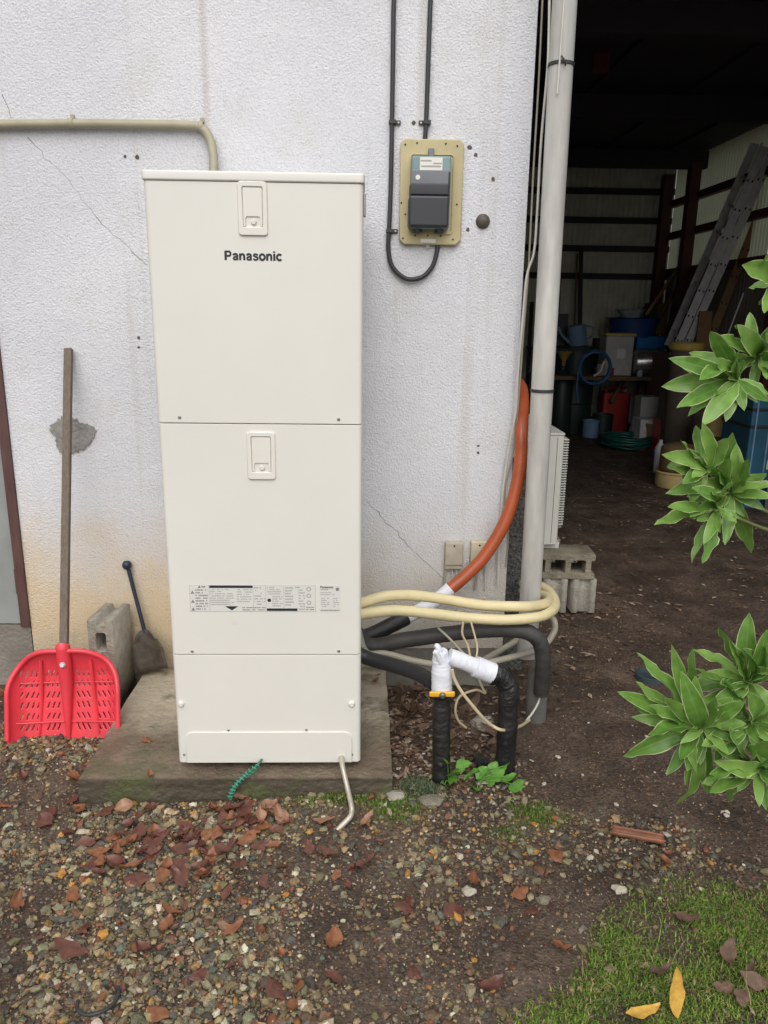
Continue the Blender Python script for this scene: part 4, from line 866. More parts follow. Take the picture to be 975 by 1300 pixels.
xy = scatter(260000, .35, 2.2, -1.5, -.30, grass_d)
blades('grass', xy[:, 0], xy[:, 1], rng.uniform(.003, .014, len(xy)), .0018, GREEN * 4 + [(.24, .28, .05)] * 3 + STRAW * 2, 'short mossy green grass beside the gravel', 1.2)
xy = scatter(1800, .5, 2.2, -1.5, -.38, grass_d)
blades('dry_grass', xy[:, 0], xy[:, 1], rng.uniform(.02, .05, len(xy)), .0011, STRAW + GREEN[:2], 'thin straw coloured grass blades in the green patch', 2.5)
moss_blob('moss', 2600, .22, -.078, .10, .016, .004, .012, GREEN + [(.12, .12, .03), (.09, .08, .03)], 'low moss growing along the slab front')
moss_blob('moss', 900, .42, -.10, .045, .035, .006, .02, GREEN, 'green moss at the slab corner beside the drain tube')
moss_blob('moss', 1100, .505, .0, .035, .03, .008, .026, [(.10, .15, .07), (.08, .13, .06), (.12, .16, .09)], 'grey green weeds between the slab and the first riser')
moss_blob('moss', 1100, .87, -.13, .045, .035, .005, .016, GREEN, 'small green moss patch on the soil below the risers')
moss_blob('moss', 450, .76, -.22, .035, .03, .004, .012, GREEN, 'tiny green moss patch on the gritty soil')
# small flakes of leaf litter on the shed floor and around the hoses
def flakes(name, xy, s0, s1, cols, label):
    n = len(xy); s = rng.uniform(s0, s1, n); base = np.array([(-1, 0, 0), (-.2, .45, .12), (1, .05, 0), (.1, -.45, .15)])
    V_ = base[None] * (1 + rng.normal(0, .2, (n, 4, 1))) * s[:, None, None]; yaw = rng.uniform(0, 6.28, n); c, s_ = np.cos(yaw), np.sin(yaw)
    X_ = V_[..., 0] * c[:, None] - V_[..., 1] * s_[:, None]; Y_ = V_[..., 0] * s_[:, None] + V_[..., 1] * c[:, None]
    V_ = np.stack([X_ + xy[:, :1], Y_ + xy[:, 1:], V_[..., 2] + (G(xy[:, 0], xy[:, 1]) + rng.uniform(.002, .008, n))[:, None]], -1).reshape(-1, 3)
    b = np.arange(n)[:, None] * 4; F = np.concatenate([b + [[0, 3, 1]], b + [[1, 3, 2]]], 0)
    t = np.array(cols)[rng.integers(0, len(cols), n)] * rng.uniform(.6, 1.3, (n, 1))
    setprops(link(name, npmesh(name, V_, F, False, np.repeat(t, 4, 0)), M['litter']), label, 'leaf litter', kind='stuff')
LIT = [(.24, .15, .10), (.14, .085, .055), (.32, .22, .15), (.09, .055, .037), (.42, .33, .24)]
xy = scatter(11000, .95, 4.5, .5, 8.8, lambda x, y: .25 + .75 * smooth(N2(x * 1.7, y * 1.7), .4, .65))
flakes('leaf_litter', xy, .006, .026, LIT, 'brown leaf litter over the dark shed floor')
xy = scatter(2600, .41, 1.15, -.05, .74, lambda x, y: smooth(.75 - x, -.2, .25) * .9)
flakes('leaf_litter', xy, .006, .02, LIT, 'crumbled dry leaves between the slab and the downspout')
xy = scatter(2500, -1.2, 1.6, -1.1, .1, lambda x, y: .35 + .5 * np.exp(-((x - .0) / .35) ** 2 - ((y + .15) / .12) ** 2))
flakes('leaf_litter', xy, .003, .011, LIT + [(.14, .05, .03)], 'leaf fragments trodden into the gravel')

# ------------------------------------------------------------------ fallen leaves, each its own
def leaf_mesh(L, W, curl, fold, seed, n=8, wav=.0):
    q = random.Random(seed); vs = []; fs = []; bend = q.uniform(-.25, .25)
    for k in range(n + 1):
        t = k / n; hw = W / 2 * (math.sin(math.pi * min(1, t * .97 + .02)) ** .75) * (1 + .12 * math.sin(t * 9 + seed)); 
        x = (t - .5) * L; yb = bend * W * math.sin(math.pi * t); z = curl * L * ((t - .5) ** 2 * 2)
        for u in (-1, -.5, 0, .5, 1):
            vs.append((x + q.gauss(0, .012) * L * abs(u), yb + hw * u * (1 + q.gauss(0, .07)), z + fold * W * abs(u) ** 1.5 + q.gauss(0, .05) * W * abs(u) + wav * math.sin(t * 14 + u) * abs(u) * W))
    for k in range(n):
        for j in range(4): a = k * 5 + j; fs.append((a, a + 5, a + 6, a + 1))
    return mesh('leaf', vs, fs, True)
LM = [leaf_mesh(.072, .034, .35, .25, 21, 8, .10), leaf_mesh(.09, .040, .22, .12, 22, 8, .12), leaf_mesh(.05, .030, -.2, .2, 23, 8, .1), leaf_mesh(.078, .046, .06, .05, 1), leaf_mesh(.068, .046, -.08, -.06, 2), leaf_mesh(.088, .044, .12, .07, 3), leaf_mesh(.066, .042, .20, .16, 4), leaf_mesh(.080, .050, .04, -.10, 5), leaf_mesh(.07, .034, .25, .22, 6)]
M['leaf_red'] = mat('leaf_red', (.165, .062, .040), .40, .4, 35, second=(.075, .027, .020), bump=.2, bscale=90)
M['leaf_rust'] = mat('leaf_rust', (.29, .125, .055), .45, .4, 35, second=(.15, .05, .022), bump=.2, bscale=90)
M['leaf_tan'] = mat('leaf_tan', (.36, .20, .12), .5, .4, 35, second=(.22, .11, .065), bump=.2, bscale=90)
M['leaf_dry'] = mat('leaf_dry', (.17, .105, .068), .65, .4, 35, second=(.085, .05, .033), bump=.3, bscale=90)
LV = {}
def fallen(px, py, col, label, group, scale=1., lift=.009, tilt=.2):
    p = atz(px, py, .035); z = g(p.x, p.y); k = random.randrange(len(LM)); key = (k, col)
    if key not in LV: me = LM[k].copy(); me.materials.clear(); me.materials.append(M[col]); LV[key] = me
    o = bpy.data.objects.new('fallen_leaf', LV[key]); COL.objects.link(o); s = scale * random.uniform(.62, 1.2); o.scale = (s, s, s)
    o.location = (p.x, p.y, z + lift + .004); o.rotation_euler = (random.gauss(0, tilt), random.gauss(0, tilt), random.uniform(0, 6.28))
    setprops(o, label, 'leaf', group)
def glab(c, py):
    n = 'wet dark red' if c == 'leaf_red' else 'rust orange'
    if py < 1112: return n + ' leaf in the leaf drift before the slab', n + ' leaves in the drift before the slab'
    return n + ' leaf scattered on the open gravel away from the slab', n + ' leaves scattered on the gravel'
cl = '130,165 175,210 120,185 250,265 290,295 345,335 405,330 340,220 420,300 470,195 520,190 560,180 590,165 640,180 660,195 700,215 540,220 530,280 600,300 670,345 575,370 490,240 460,320 520,325 300,265 630,215 570,210 550,160 605,190 510,310 450,340 190,370 45,395 205,460 180,510 360,515 840,485 500,570 700,610 745,660 260,290 395,255 180,130 585,185 625,165 720,200 560,260'
for s_ in cl.split():
    x, y_ = map(float, s_.split(',')); fallen(x / 1.99, 950 + y_ / 1.99, 'leaf_red' if random.random() < .72 else 'leaf_rust', None, None) if False else None
    c = 'leaf_red' if random.random() < .7 else 'leaf_rust'
    fallen(x / 1.99, 950 + y_ / 1.99, c, *glab(c, 950 + y_ / 1.99))
for k in range(46):
    px, py = random.gauss(225, 75), random.gauss(1062, 26)
    if py < 1022 or px > 420: continue
    c = 'leaf_red' if random.random() < .75 else 'leaf_rust'
    fallen(px, py, c, *glab(c, py), random.uniform(.6, 1.05))
for s_ in '315,150 610,140 680,160 715,180 820,190 930,190 655,180 690,175 665,165 705,185'.split():
    x, y_ = map(float, s_.split(',')); fallen(x / 1.99, 950 + y_ / 1.99, 'leaf_tan', 'pale tan fallen leaf on the pile below the slab edge', 'pale tan leaves below the slab', .95, .016, .4)
for s_ in '960,240 880,350 845,325 920,300 425,455 590,465 710,525 580,550 840,580 750,610 255,630 400,675 55,75 190,80 10,145 235,60 430,420 300,610'.split():
    x, y_ = map(float, s_.split(',')); c = random.choice(['leaf_rust', 'leaf_rust', 'leaf_red'])
    fallen(x / 1.99, 950 + y_ / 1.99, c, *glab(c, 950 + y_ / 1.99), .8)
for s_ in '235,335 345,365 435,275 725,270 715,290 450,505'.split():
    x, y_ = map(float, s_.split(',')); fallen(485 + x / 1.99, 950 + y_ / 1.99, 'leaf_rust', 'rusty fallen leaf alone on the bare dark soil', 'rusty leaves on the bare soil', .75)
for s_ in '380,415 85,555 275,600 50,395 180,415 60,400 75,380'.split():
    x, y_ = map(float, s_.split(',')); fallen(485 + x / 1.99, 950 + y_ / 1.99, 'leaf_red', 'dark red leaf pressed flat into the bare soil', 'dark red leaves on the bare soil', .9, .002, .08)
for s_ in '905,365 930,570 915,640 880,530 770,440 860,610 940,590 700,590 765,635'.split():
    x, y_ = map(float, s_.split(',')); fallen(485 + x / 1.99, 950 + y_ / 1.99, 'leaf_dry', 'dull brown curled leaf lying in the green grass', 'brown leaves in the grass', .9, .022, .35)
for k in range(75):
    if k < 50: px, py = random.gauss(522, 14), random.uniform(850, 935)
    else: px, py = random.uniform(560, 640), random.uniform(865, 975)
    p = atz(px, py, .035)
    if blocked(np.array(p.x), np.array(p.y)) or p.y > .72: continue
    fallen(px, py, 'leaf_dry', 'dry brown curled leaf in the heap between slab and risers', 'dry leaves behind the risers', .72, random.uniform(.006, .045), .55)
for px, py in ((517, 958), (497, 951), (477, 867), (480, 860), (186, 941), (95, 985), (190, 987)):
    c = 'leaf_rust'; p = atz(px, py, .11); o_on = p.x < .405 and p.y > -.05 and p.x > -.61
    fallen(px, py, c, 'rust brown leaf lying by the slab corner', 'leaves by the slab corner', .6)
    if o_on: ob = COL.objects[-1]; ob.location = (p.x, p.y, .118); ob.rotation_euler[0] *= .3; ob.rotation_euler[1] *= .3
# bright yellow leaf standing in the grass
M['leaf_yellow'] = mat('leaf_yellow', (.72, .45, .08), .5, .2, 60, second=(.48, .27, .06))
yl = leaf_mesh(.125, .036, .03, .15, 11); p = atz(853, 1291, .03); ux = V(-.04, .18, .98).normalized(); uz = V(.15, -.95, .25); uz = (uz - ux * uz.dot(ux)).normalized(); uy = uz.cross(ux)
solo('fallen_leaf', xform(yl, Matrix(((ux.x, uy.x, uz.x, p.x), (ux.y, uy.y, uz.y, p.y), (ux.z, uy.z, uz.z, g(p.x, p.y) + .062), (0, 0, 0, 1)))), M['leaf_yellow'], 'bright yellow leaf standing upright in the grass', 'leaf')
p = atz(815, 1297, .03); solo('fallen_leaf', xform(leaf_mesh(.09, .03, .2, .1, 12), Matrix.Translation((p.x, p.y, g(p.x, p.y) + .018)) @ Matrix.Rotation(rad(15), 4, 'Z')), M['leaf_yellow'], 'yellow leaf lying flat in the grass', 'leaf')

# ------------------------------------------------------------------ small objects on the ground
a, b = atz(777, 1056, .04), atz(843, 1068, .04); L_ = (b - a).length; vs = []; fs = []
ax = (b - a).normalized(); sd_ = V(-ax.y, ax.x, 0)
for k in range(9):
    t = k / 8
    for j in range(9):
        an = math.pi * (j / 8) * 1.25 - .35; vs.append(a + ax * (L_ * t) + sd_ * (-math.cos(an) * .0165) + V(0, 0, .016 - math.sin(an) * .0165 + random.gauss(0, .0008)) + V(0, 0, g(a.x, a.y) - .036))
for k in range(8):
    for j in range(8): q = k * 9 + j; fs.append((q, q + 1, q + 10, q + 9))
hp = solo('split_cane', mesh('cane', vs, fs, True), M['copper'], 'split brown cane piece lying on the soil before the grass', 'cane'); md = hp.modifiers.new('t', 'SOLIDIFY'); md.thickness = .004
p0 = [atz(x, y_, .04) for x, y_ in ((99, 1270), (98, 1280), (108, 1287), (124, 1286), (138, 1279), (148, 1268), (151, 1256), (147, 1252))]
solo('black_hoop', tube('hoop', [V(q.x, q.y, g(q.x, q.y) + .014) for q in p0], .0045, 8), M['cable'], 'black rubber hoop lying curled on the gravel', 'hoop')
p = atz(826, 857, .035); M['teal_rubber'] = mat('teal_rubber', (.035, .055, .06), .5, .3, 40)
solo('round_lid', lathe('lid', [(0, .012), (.045, .013), (.058, .020), (.064, .018), (.066, -.01), (0, -.01)], c=(p.x, p.y, g(p.x, p.y) + .004), n=28), M['teal_rubber'], 'dark teal round lid lying on the soil behind the plant', 'lid')
# lump of rubble and black scrap between the risers
def rock(name, px, py, r, m, label, cat, fl=.6, sd=1):
    q = random.Random(sd); bm = bmesh.new(); bmesh.ops.create_icosphere(bm, subdivisions=2, radius=1); p = atz(px, py, .03)
    for v in bm.verts: k = 1 + .22 * math.sin(v.co.x * 3 + sd) * math.cos(v.co.y * 4 + sd) + q.gauss(0, .06); v.co = V(v.co.x * r * k, v.co.y * r * .8 * k, v.co.z * r * fl * k) + V(p.x, p.y, g(p.x, p.y) + r * fl * .5)
    solo(name, frombm(name, bm), M[m], label, cat)
rock('rubble_lump', 612, 918, .042, 'block', 'pale rubble stone between the two black risers', 'stone', .7, 2)
rock('black_scrap', 608, 968, .034, 'rubber', 'crumpled black rubber scrap at the foot of the risers', 'scrap', .6, 3)
rock('rubble_lump', 502, 1017, .036, 'block', 'flat grey stone at the slab front corner', 'stone', .35, 4)
rock('rubble_lump', 548, 1022, .040, 'block_moss', 'brownish stone in front of the first riser', 'stone', .35, 5)
rock('pale_stone', 596, 1130, .020, 'jbox', 'pale broken stone on the bare soil near the grass', 'stone', .5, 6)
rock('pale_stone', 787, 1130, .022, 'jbox', 'pale crumbly stone at the grass edge', 'stone', .5, 7)
rock('dark_stone', 690, 1146, .017, 'rubble' if 'rubble' in M else 'block_moss', 'rounded grey stone on the bare soil', 'stone', .8, 8)
p = at(313, 989, -.06); 
# small weed with bright leaves at the foot of the risers
M['weed'] = mat('weed', (.13, .32, .045), .45, .25, 30, second=(.08, .22, .03))
wd = thing('weed', 'bright green leafy weed at the foot of the black risers', 'weed', atz(605, 1000, .03))
for k, (px, py, hh) in enumerate(((568, 972, .07), (576, 985, .05), (564, 1000, .025), (588, 978, .06), (598, 988, .045), (585, 1001, .02), (612, 985, .05), (622, 996, .03), (606, 1005, .02), (632, 988, .05), (641, 975, .075), (646, 990, .045), (655, 1000, .03), (636, 1006, .02), (575, 994, .04), (626, 979, .055))):
    d = at(px, py, random.uniform(-.01, .06)); L = random.uniform(.052, .078); me = leaf_mesh(L, L * .60, -.15, .12, 20 + k); d = d + V(0, 0, .012)
    root_ = V(.60 if px < 605 else .70, .03, .04); dr_ = (d - root_); yaw = math.atan2(dr_.y, dr_.x)
    xform(me, Matrix.Translation(d) @ Matrix.Rotation(yaw, 4, 'Z') @ Matrix.Rotation(random.uniform(-.95, -.2), 4, 'Y') @ Matrix.Rotation(random.uniform(.1, .9) * (1 if math.cos(yaw) > 0 else -1), 4, 'X'))
    lf = link('leaf', me, M['weed'], wd); link('stalk', tube('s', [root_, root_.lerp(d, .5) + V(0, 0, .012), d - V(0, 0, .002)], .0016, 5, 4), M['weed'], lf)

# ------------------------------------------------------------------ shrub with pale edged leaves at the right
def leaf_mat():
    m = bpy.data.materials.new('variegated_leaf'); m.use_nodes = True; t = m.node_tree; N = t.nodes; L = t.links; b = N['Principled BSDF']; b.inputs['Roughness'].default_value = .38
    at_ = N.new('ShaderNodeAttribute'); at_.attribute_name = 'tint'; sp = N.new('ShaderNodeSeparateColor'); L.new(at_.outputs['Color'], sp.inputs[0])   # r: distance from midrib, g: random, b: along
    tc = N.new('ShaderNodeTexCoord'); nz = N.new('ShaderNodeTexNoise'); nz.inputs['Scale'].default_value = 45; nz.inputs['Detail'].default_value = 4; L.new(tc.outputs['Object'], nz.inputs['Vector'])
    def ramp(f, st):
        n = N.new('ShaderNodeValToRGB'); L.new(f, n.inputs[0]); e = n.color_ramp.elements
        while len(e) < len(st): e.new(.5)
        for q, (p, c) in zip(e, st): q.position = p; q.color = (*c, 1)
        return n.outputs[0]
    def mix(f, a, b_, mode='MIX'):
        n = N.new('ShaderNodeMix'); n.data_type = 'RGBA'; n.blend_type = mode
        if isinstance(f, float): n.inputs[0].default_value = f
        else: L.new(f, n.inputs[0])
        L.new(a, n.inputs[6]); L.new(b_, n.inputs[7]); return n.outputs[2]
    g1 = ramp(nz.outputs['Fac'], [(.3, (.075, .19, .025)), (.7, (.14, .31, .05))]); g2 = ramp(nz.outputs['Fac'], [(.3, (.17, .33, .055)), (.7, (.27, .46, .10))])
    c = mix(sp.outputs[1], g1, g2)
    ad = N.new('ShaderNodeMath'); ad.operation = 'MULTIPLY_ADD'; L.new(nz.outputs['Fac'], ad.inputs[0]); ad.inputs[1].default_value = .10; L.new(sp.outputs[0], ad.inputs[2])
    edge = ramp(ad.outputs[0], [(.93, (0, 0, 0)), (.99, (1, 1, 1))]); pale = ramp(nz.outputs['Fac'], [(0, (.44, .50, .24)), (1, (.55, .60, .34))])
    c = mix(edge, c, pale); rib = ramp(sp.outputs[0], [(.0, (.8, .8, .8)), (.09, (0, 0, 0))]); rc = ramp(nz.outputs['Fac'], [(0, (.24, .36, .12)), (1, (.26, .38, .13))]); c = mix(rib, c, rc)
    L.new(c, b.inputs['Base Color'])
    o = [n for n in N if n.type == 'OUTPUT_MATERIAL'][0]; tr = N.new('ShaderNodeBsdfTranslucent'); L.new(c, tr.inputs[0]); mx = N.new('ShaderNodeMixShader'); mx.inputs[0].default_value = .25; L.new(b.outputs[0], mx.inputs[1]); L.new(tr.outputs[0], mx.inputs[2]); L.new(mx.outputs[0], o.inputs['Surface'])
    wv = N.new('ShaderNodeTexWave'); wv.inputs['Scale'].default_value = 90; wv.inputs['Distortion'].default_value = 2; L.new(tc.outputs['Object'], wv.inputs['Vector'])
    bp = N.new('ShaderNodeBump'); bp.inputs['Strength'].default_value = .15; bp.inputs['Distance'].default_value = .003; L.new(nz.outputs['Fac'], bp.inputs['Height']); L.new(bp.outputs[0], b.inputs['Normal'])
    return m
M['shrub_leaf'] = leaf_mat(); M['shrub_stem'] = mat('shrub_stem', (.16, .13, .06), .6, .3, 30, second=(.12, .17, .05)); M['shrub_bud'] = mat('shrub_bud', (.24, .34, .10), .5, .2, 40)
shrub = thing('shrub', 'green shrub with long pale edged leaves in front of the shed opening', 'shrub', (1.42, -.80, .03))
def shrub_leaf(c, tip, parent, wf=.27, seed=0):
    q = random.Random(seed); d = tip - c; L = d.length; T = d.normalized(); n = 12; W = min(L * wf, .038) * q.uniform(.78, 1.12)
    view = (CAM - c).normalized(); nr = (view * .9 + V(0, 0, .55) + V(q.gauss(0, .5), q.gauss(0, .3), q.gauss(0, .4))); nr = (nr - T * nr.dot(T)).normalized(); sdv = T.cross(nr)
    arch = q.uniform(-.08, .16) * L; fold = q.uniform(.08, .30); wav = q.uniform(.06, .16); ph = q.random() * 6; gr = q.random(); vs = []; fs = []; tn = []
    tw = q.gauss(0, .35)
    for k in range(n + 1):
        t = k / n; prof = (t ** .85) * (1 - t) ** .85 * 3.1 if 0 < t < 1 else 0; prof = max(prof, .03 if t < .5 else .0)
        hw = W * .5 * min(prof, 1.15); ca, sa = math.cos(tw * t), math.sin(tw * t); s2 = sdv * ca + nr * sa; n2 = nr * ca - sdv * sa
        cen = c + d * t + nr * (arch * math.sin(math.pi * t) - .05 * L * t * t)
        for u in (-1, -.78, -.4, 0, .4, .78, 1):
            vs.append(cen + s2 * (hw * u) + n2 * (hw * (fold * abs(u) + wav * 2.2 * math.sin(t * 17 + ph + (1.3 if u > 0 else 0) + math.sin(t * 31 + ph)) * u * u))); tn.append((abs(u), gr, t))
    for k in range(n):
        for j in range(6): a = k * 7 + j; fs.append((a, a + 7, a + 8, a + 1))
    me = mesh('leaf', vs, fs, True); at_ = me.attributes.new('tint', 'FLOAT_COLOR', 'POINT'); at_.data.foreach_set('color', np.array([(*x, 1) for x in tn], np.float32).ravel())
    return link('leaf', me, M['shrub_leaf'], parent)
ROS = [  # centre px, depth Y, leaf tips px
 ((934, 482), -.90, '841,489 852,453 875,445 901,425 861,514 874,526 893,538 922,534 866,466 936,443 888,478 905,470 912,455 975,508'),
 ((962, 452), -.84, '950,395 935,409 912,425 911,442 975,423 990,440 985,470 945,425 975,480'),
 ((896, 597), -.92, '865,553 844,575 845,591 895,537 885,538 912,570 920,575 868,612 880,605'),
 ((925, 625), -.88, '930,551 936,565 948,585 975,597 990,612 985,631 971,646 952,705 922,691 875,643 848,623 905,595 870,628 945,602 915,600'),
 ((908, 646), -.93, '832,663 876,713 894,715 914,675 850,640 895,690'),
 ((992, 358), -.90, '946,334 948,364 961,386 985,325 1010,340 1005,385'),
 ((889, 922), -.94, '813,826 852,821 875,824 786,880 803,910 806,897 827,900 791,960 862,1025 898,1012 882,981 811,863 824,930 921,920 845,985 872,1000 840,880 905,885'),
 ((947, 866), -.90, '917,792 950,779 879,823 885,844 866,878 895,903 975,802 990,822 930,815 985,850 940,830 915,865'),
 ((949, 915), -.92, '893,946 936,959 968,957 990,925 985,945 910,920 955,880 985,900 925,940'),
 ((960, 972), -.95, '895,990 901,1003 921,1017 964,1023 910,967 990,988 903,980 985,1010 935,985 975,955 990,965'),
 ((1010, 560), -.85, '985,520 1040,530 1045,570 1030,600 995,600 1015,510 980,575'),
 ((1015, 840), -.88, '995,790 1045,810 1050,850 1035,890 1000,880 1025,780'),
 ((1030, 700), -.80, '1000,660 1065,680 1060,720 1040,745 1005,735 1035,650'),
]
base = V(1.42, -.80, .02); crown = V(1.30, -.82, .55)
cent = []
for k, ((cx, cy), Y_, tips) in enumerate(ROS):
    c = at(cx, cy, Y_); cent.append(c)
    fork = V(max(1.36, c.x + .22), -.78, max(.10, c.z - .13))
    br = link('branch', tube('b', [V(1.42, -.80, max(.08, fork.z - .25)), fork, fork.lerp(c, .6) + V(0, .01, -.015), c], lambda t: .007 - .0042 * t, 8), M['shrub_stem'], shrub)
    for j, s_ in enumerate(tips.split()):
        tx, ty = map(float, s_.split(',')); dpx = math.hypot(tx - cx, ty - cy); L0 = dpx * (FW.dot(c - CAM)) / FPX
        full = random.uniform(.115, .135); dep = math.sqrt(max(0, full ** 2 - L0 ** 2)) if L0 < full else 0
        dep = min(dep, .07) * random.choice((-1, -1, 1)) + random.gauss(0, .008)
        shrub_leaf(c + V(0, dep * .1, 0), at(tx, ty, Y_ + dep), br, .27 if L0 > .09 else .30, 100 * k + j)
    for j in range((14 if cy > 750 else 8) if cx < 975 else 3):     # shorter inner leaves pointing out of the rosette
        an = random.uniform(0, 6.28); rr_ = random.uniform(18, 72 if cy > 750 else 52)
        shrub_leaf(c, at(cx + rr_ * math.cos(an), cy + rr_ * math.sin(an), Y_ - random.uniform(.02, .075)), br, .33, 5000 + 100 * k + j)
    link('bud', lathe('bud', [(0, -.012), (.006, -.006), (.008, .0), (.006, .008), (0, .016)], c=tuple(c), n=8), M['shrub_bud'], br)
link('trunk', tube('t', [base - V(0, 0, .05), base + V(-.02, 0, .15), V(1.43, -.80, .6), V(1.44, -.80, 1.15), V(1.42, -.80, 1.45)], lambda t: .017 - .010 * t, 10), M['shrub_stem'], shrub)

# ------------------------------------------------------------------ things stored in the shed
def cm(n, c, r=.5, metal=0): M[n] = mat(n, c, r, .2, 8, metal=metal); return M[n]
cm('sky_blue', (.16, .27, .42)); cm('deep_blue', (.015, .06, .22), .4); cm('bright_blue', (.01, .16, .45), .4); cm('hose_blue', (.02, .11, .24), .35); cm('jerry_red', (.38, .03, .025), .4); cm('hose_green', (.01, .09, .07), .35)
cm('pot_steel', (.45, .44, .43), .25, .8); cm('lid_yellow', (.55, .42, .10)); cm('bucket_cream', (.55, .43, .19)); cm('teal', (.02, .10, .16), .4); cm('box_grey', (.42, .42, .40)); cm('paper', (.6, .6, .62)); cm('carton', (.13, .105, .08), .8); cm('dark_navy', (.012, .018, .03), .5); cm('dark_green', (.012, .03, .025), .5); cm('brass', (.40, .30, .14), .3, .6); cm('old_wood', (.14, .085, .045), .8); cm('tan_wood', (.22, .13, .06), .8); cm('funnel_yellow', (.35, .25, .07)); cm('purple', (.12, .08, .30)); cm('wire_pale', (.5, .5, .5)); cm('red_cloth', (.10, .012, .010), .8); cm('olive_sack', (.16, .12, .03), .8); cm('frp_pale', (.38, .45, .45), .3)
def ground_Y(px, py): return atz(px, py, .03)
def ppm(p): return FW.dot(p - CAM) / FPX          # metres per pixel at p
def sbox(name, px0, px1, py0, py1, Y_, dep, m, label, cat, bev=.01, yaw=0, floor=False):
    a, b = at(px0, py1, Y_), at(px1, py0, Y_); c = (a + b) / 2; w_, h_ = (b.x - a.x) / 2, (b.z - a.z) / 2
    z0 = (.028 - c.z) if floor else -h_
    return solo(name, box(name, -w_, w_, 0, dep, z0, h_, bev, M=Matrix.Translation(c) @ Matrix.Rotation(rad(yaw), 4, 'Z')), M[m], label, cat)
# workbench along the back
wbz = at(800, 478, 7.6).z
wb = thing('workbench', 'rough wooden workbench at the back of the dark shed', 'workbench', (3.3, 8, .03))
link('top', box('t', 2.55, 4.2, 7.55, 8.3, wbz - .05, wbz, .005), M['old_wood'], wb)
for x_, y_ in ((2.62, 7.62), (4.12, 7.62), (2.62, 8.22), (4.12, 8.22)): link('leg', box('l', x_ - .04, x_ + .04, y_ - .04, y_ + .04, .0, wbz - .05), M['old_wood'], wb)
# shelf above bench carrying tubs
sz_ = at(800, 443, 8.1).z
rk = thing('storage_rack', 'dark steel rack behind the workbench carrying blue tubs', 'rack', (3.4, 8.4, .03))
link('shelf', box('s', 2.6, 4.3, 7.95, 8.75, sz_ - .03, sz_), M['roof_dark'], rk)
for x_ in (2.64, 4.26):
    for y_ in (8.36, 8.7): link('upright', box('u', x_ - .025, x_ + .025, y_ - .025, y_ + .025, .0, sz_ + .6), M['roof_dark'], rk)
def basin(name, px, py, wpx, hpx, Y_, m, label, cat='tub', taper=.8, rim=.02):
    p = at(px, py, Y_); k = ppm(p); R = wpx * k / 2; H = hpx * k
    return solo(name, lathe(name, [(0, 0), (R * taper, 0), (R * taper, .005), (R - rim, H * .93), (R, H * .95), (R + .01, H), (R - rim, H), (R * taper - .012, .015), (0, .012)], c=tuple(p), n=28), M[m], label, cat)
basin('blue_tub', 802, 428, 66, 24, 8.3, 'deep_blue', 'large dark blue tub on the rack in the shed')
basin('plastic_bowl', 800, 404, 40, 11, 8.3, 'frp_pale', 'pale translucent bowl sitting inside the dark blue tub', 'bowl', .5)
sbox('blue_crate', 808, 846, 427, 443, 8.05, .3, 'bright_blue', 'bright blue plastic crate on the rack under the tub', 'crate')
bx_ = thing('storage_box', 'grey storage box with yellow lid on the workbench', 'box', at(787, 453, 7.7))
a, b = at(768, 456, 7.7), at(806, 427, 7.7); a.z = wbz; link('body', box('b', a.x, b.x, 7.7, 8.0, a.z, b.z, .015), M['box_grey'], bx_); link('lid', box('l', a.x - .02, b.x + .02, 7.68, 8.02, b.z, b.z + .035, .012), M['lid_yellow'], bx_)
q0, q1 = at(783, 455, 7.69), at(795, 443, 7.69); link('sticker', box('s', q0.x, q1.x, 7.694, 7.7, q0.z, q1.z), M['paper'], bx_)
# steel pot lying on the bench
p = at(833, 459, 7.45); k = ppm(p); 
solo('steel_pot', lathe('pot', [(0, -.2), (.15, -.2), (.165, -.18), (.165, .2), (.18, .21), (.15, .2), (.15, -.15), (0, -.15)], n=28, M=Matrix.Translation((p.x, 7.75, wbz + .172)) @ Matrix.Rotation(rad(90), 4, 'Y')), M['pot_steel'], 'shiny steel stock pot lying on its side on the workbench', 'pot')
# blue watering can on a drum at the left
p = at(738, 440, 8.0)
solo('dark_cabinet', box('c', at(699, 400, 8.3).x, at(722, 400, 8.3).x, 8.3, 8.7, .02, at(699, 398, 8.3).z, .01), M['dark_navy'], 'tall dark navy cabinet behind the downspout in the shed', 'cabinet')
dm = thing('oil_drum', 'dark green drum carrying the pale blue watering can', 'drum', (p.x, 8.2, .03)); link('shell', lathe('d', [(0, 0), (.24, 0), (.25, .02), (.25, p.z * .33), (.262, p.z * .34), (.25, p.z * .35), (.25, p.z * .66), (.262, p.z * .67), (.25, p.z * .68), (.25, p.z - .04), (.24, p.z - .025), (0, p.z - .03)], c=(p.x, 8.2, .028), n=28), M['dark_green'], dm)
wc = thing('watering_can', 'pale blue watering can tilted on the dark drum', 'watering can', (p.x, 8.15, p.z))
R_ = Matrix.Translation((p.x, 8.15, p.z + .01)) @ Matrix.Rotation(rad(-10), 4, 'Y')
link('body', lathe('w', [(0, 0), (.115, 0), (.12, .01), (.125, .26), (.10, .27), (.02, .272), (0, .272)], n=24, M=R_), M['sky_blue'], wc)
link('handle', tube('h', [R_ @ V(.11, 0, .06), R_ @ V(.2, 0, .10), R_ @ V(.21, 0, .2), R_ @ V(.11, 0, .24)], .012, 8), M['sky_blue'], wc)
link('spout', tube('s', [R_ @ V(-.1, 0, .04), R_ @ V(-.2, 0, .16), R_ @ V(-.24, 0, .28)], lambda t: .025 - .01 * t, 10), M['sky_blue'], wc)
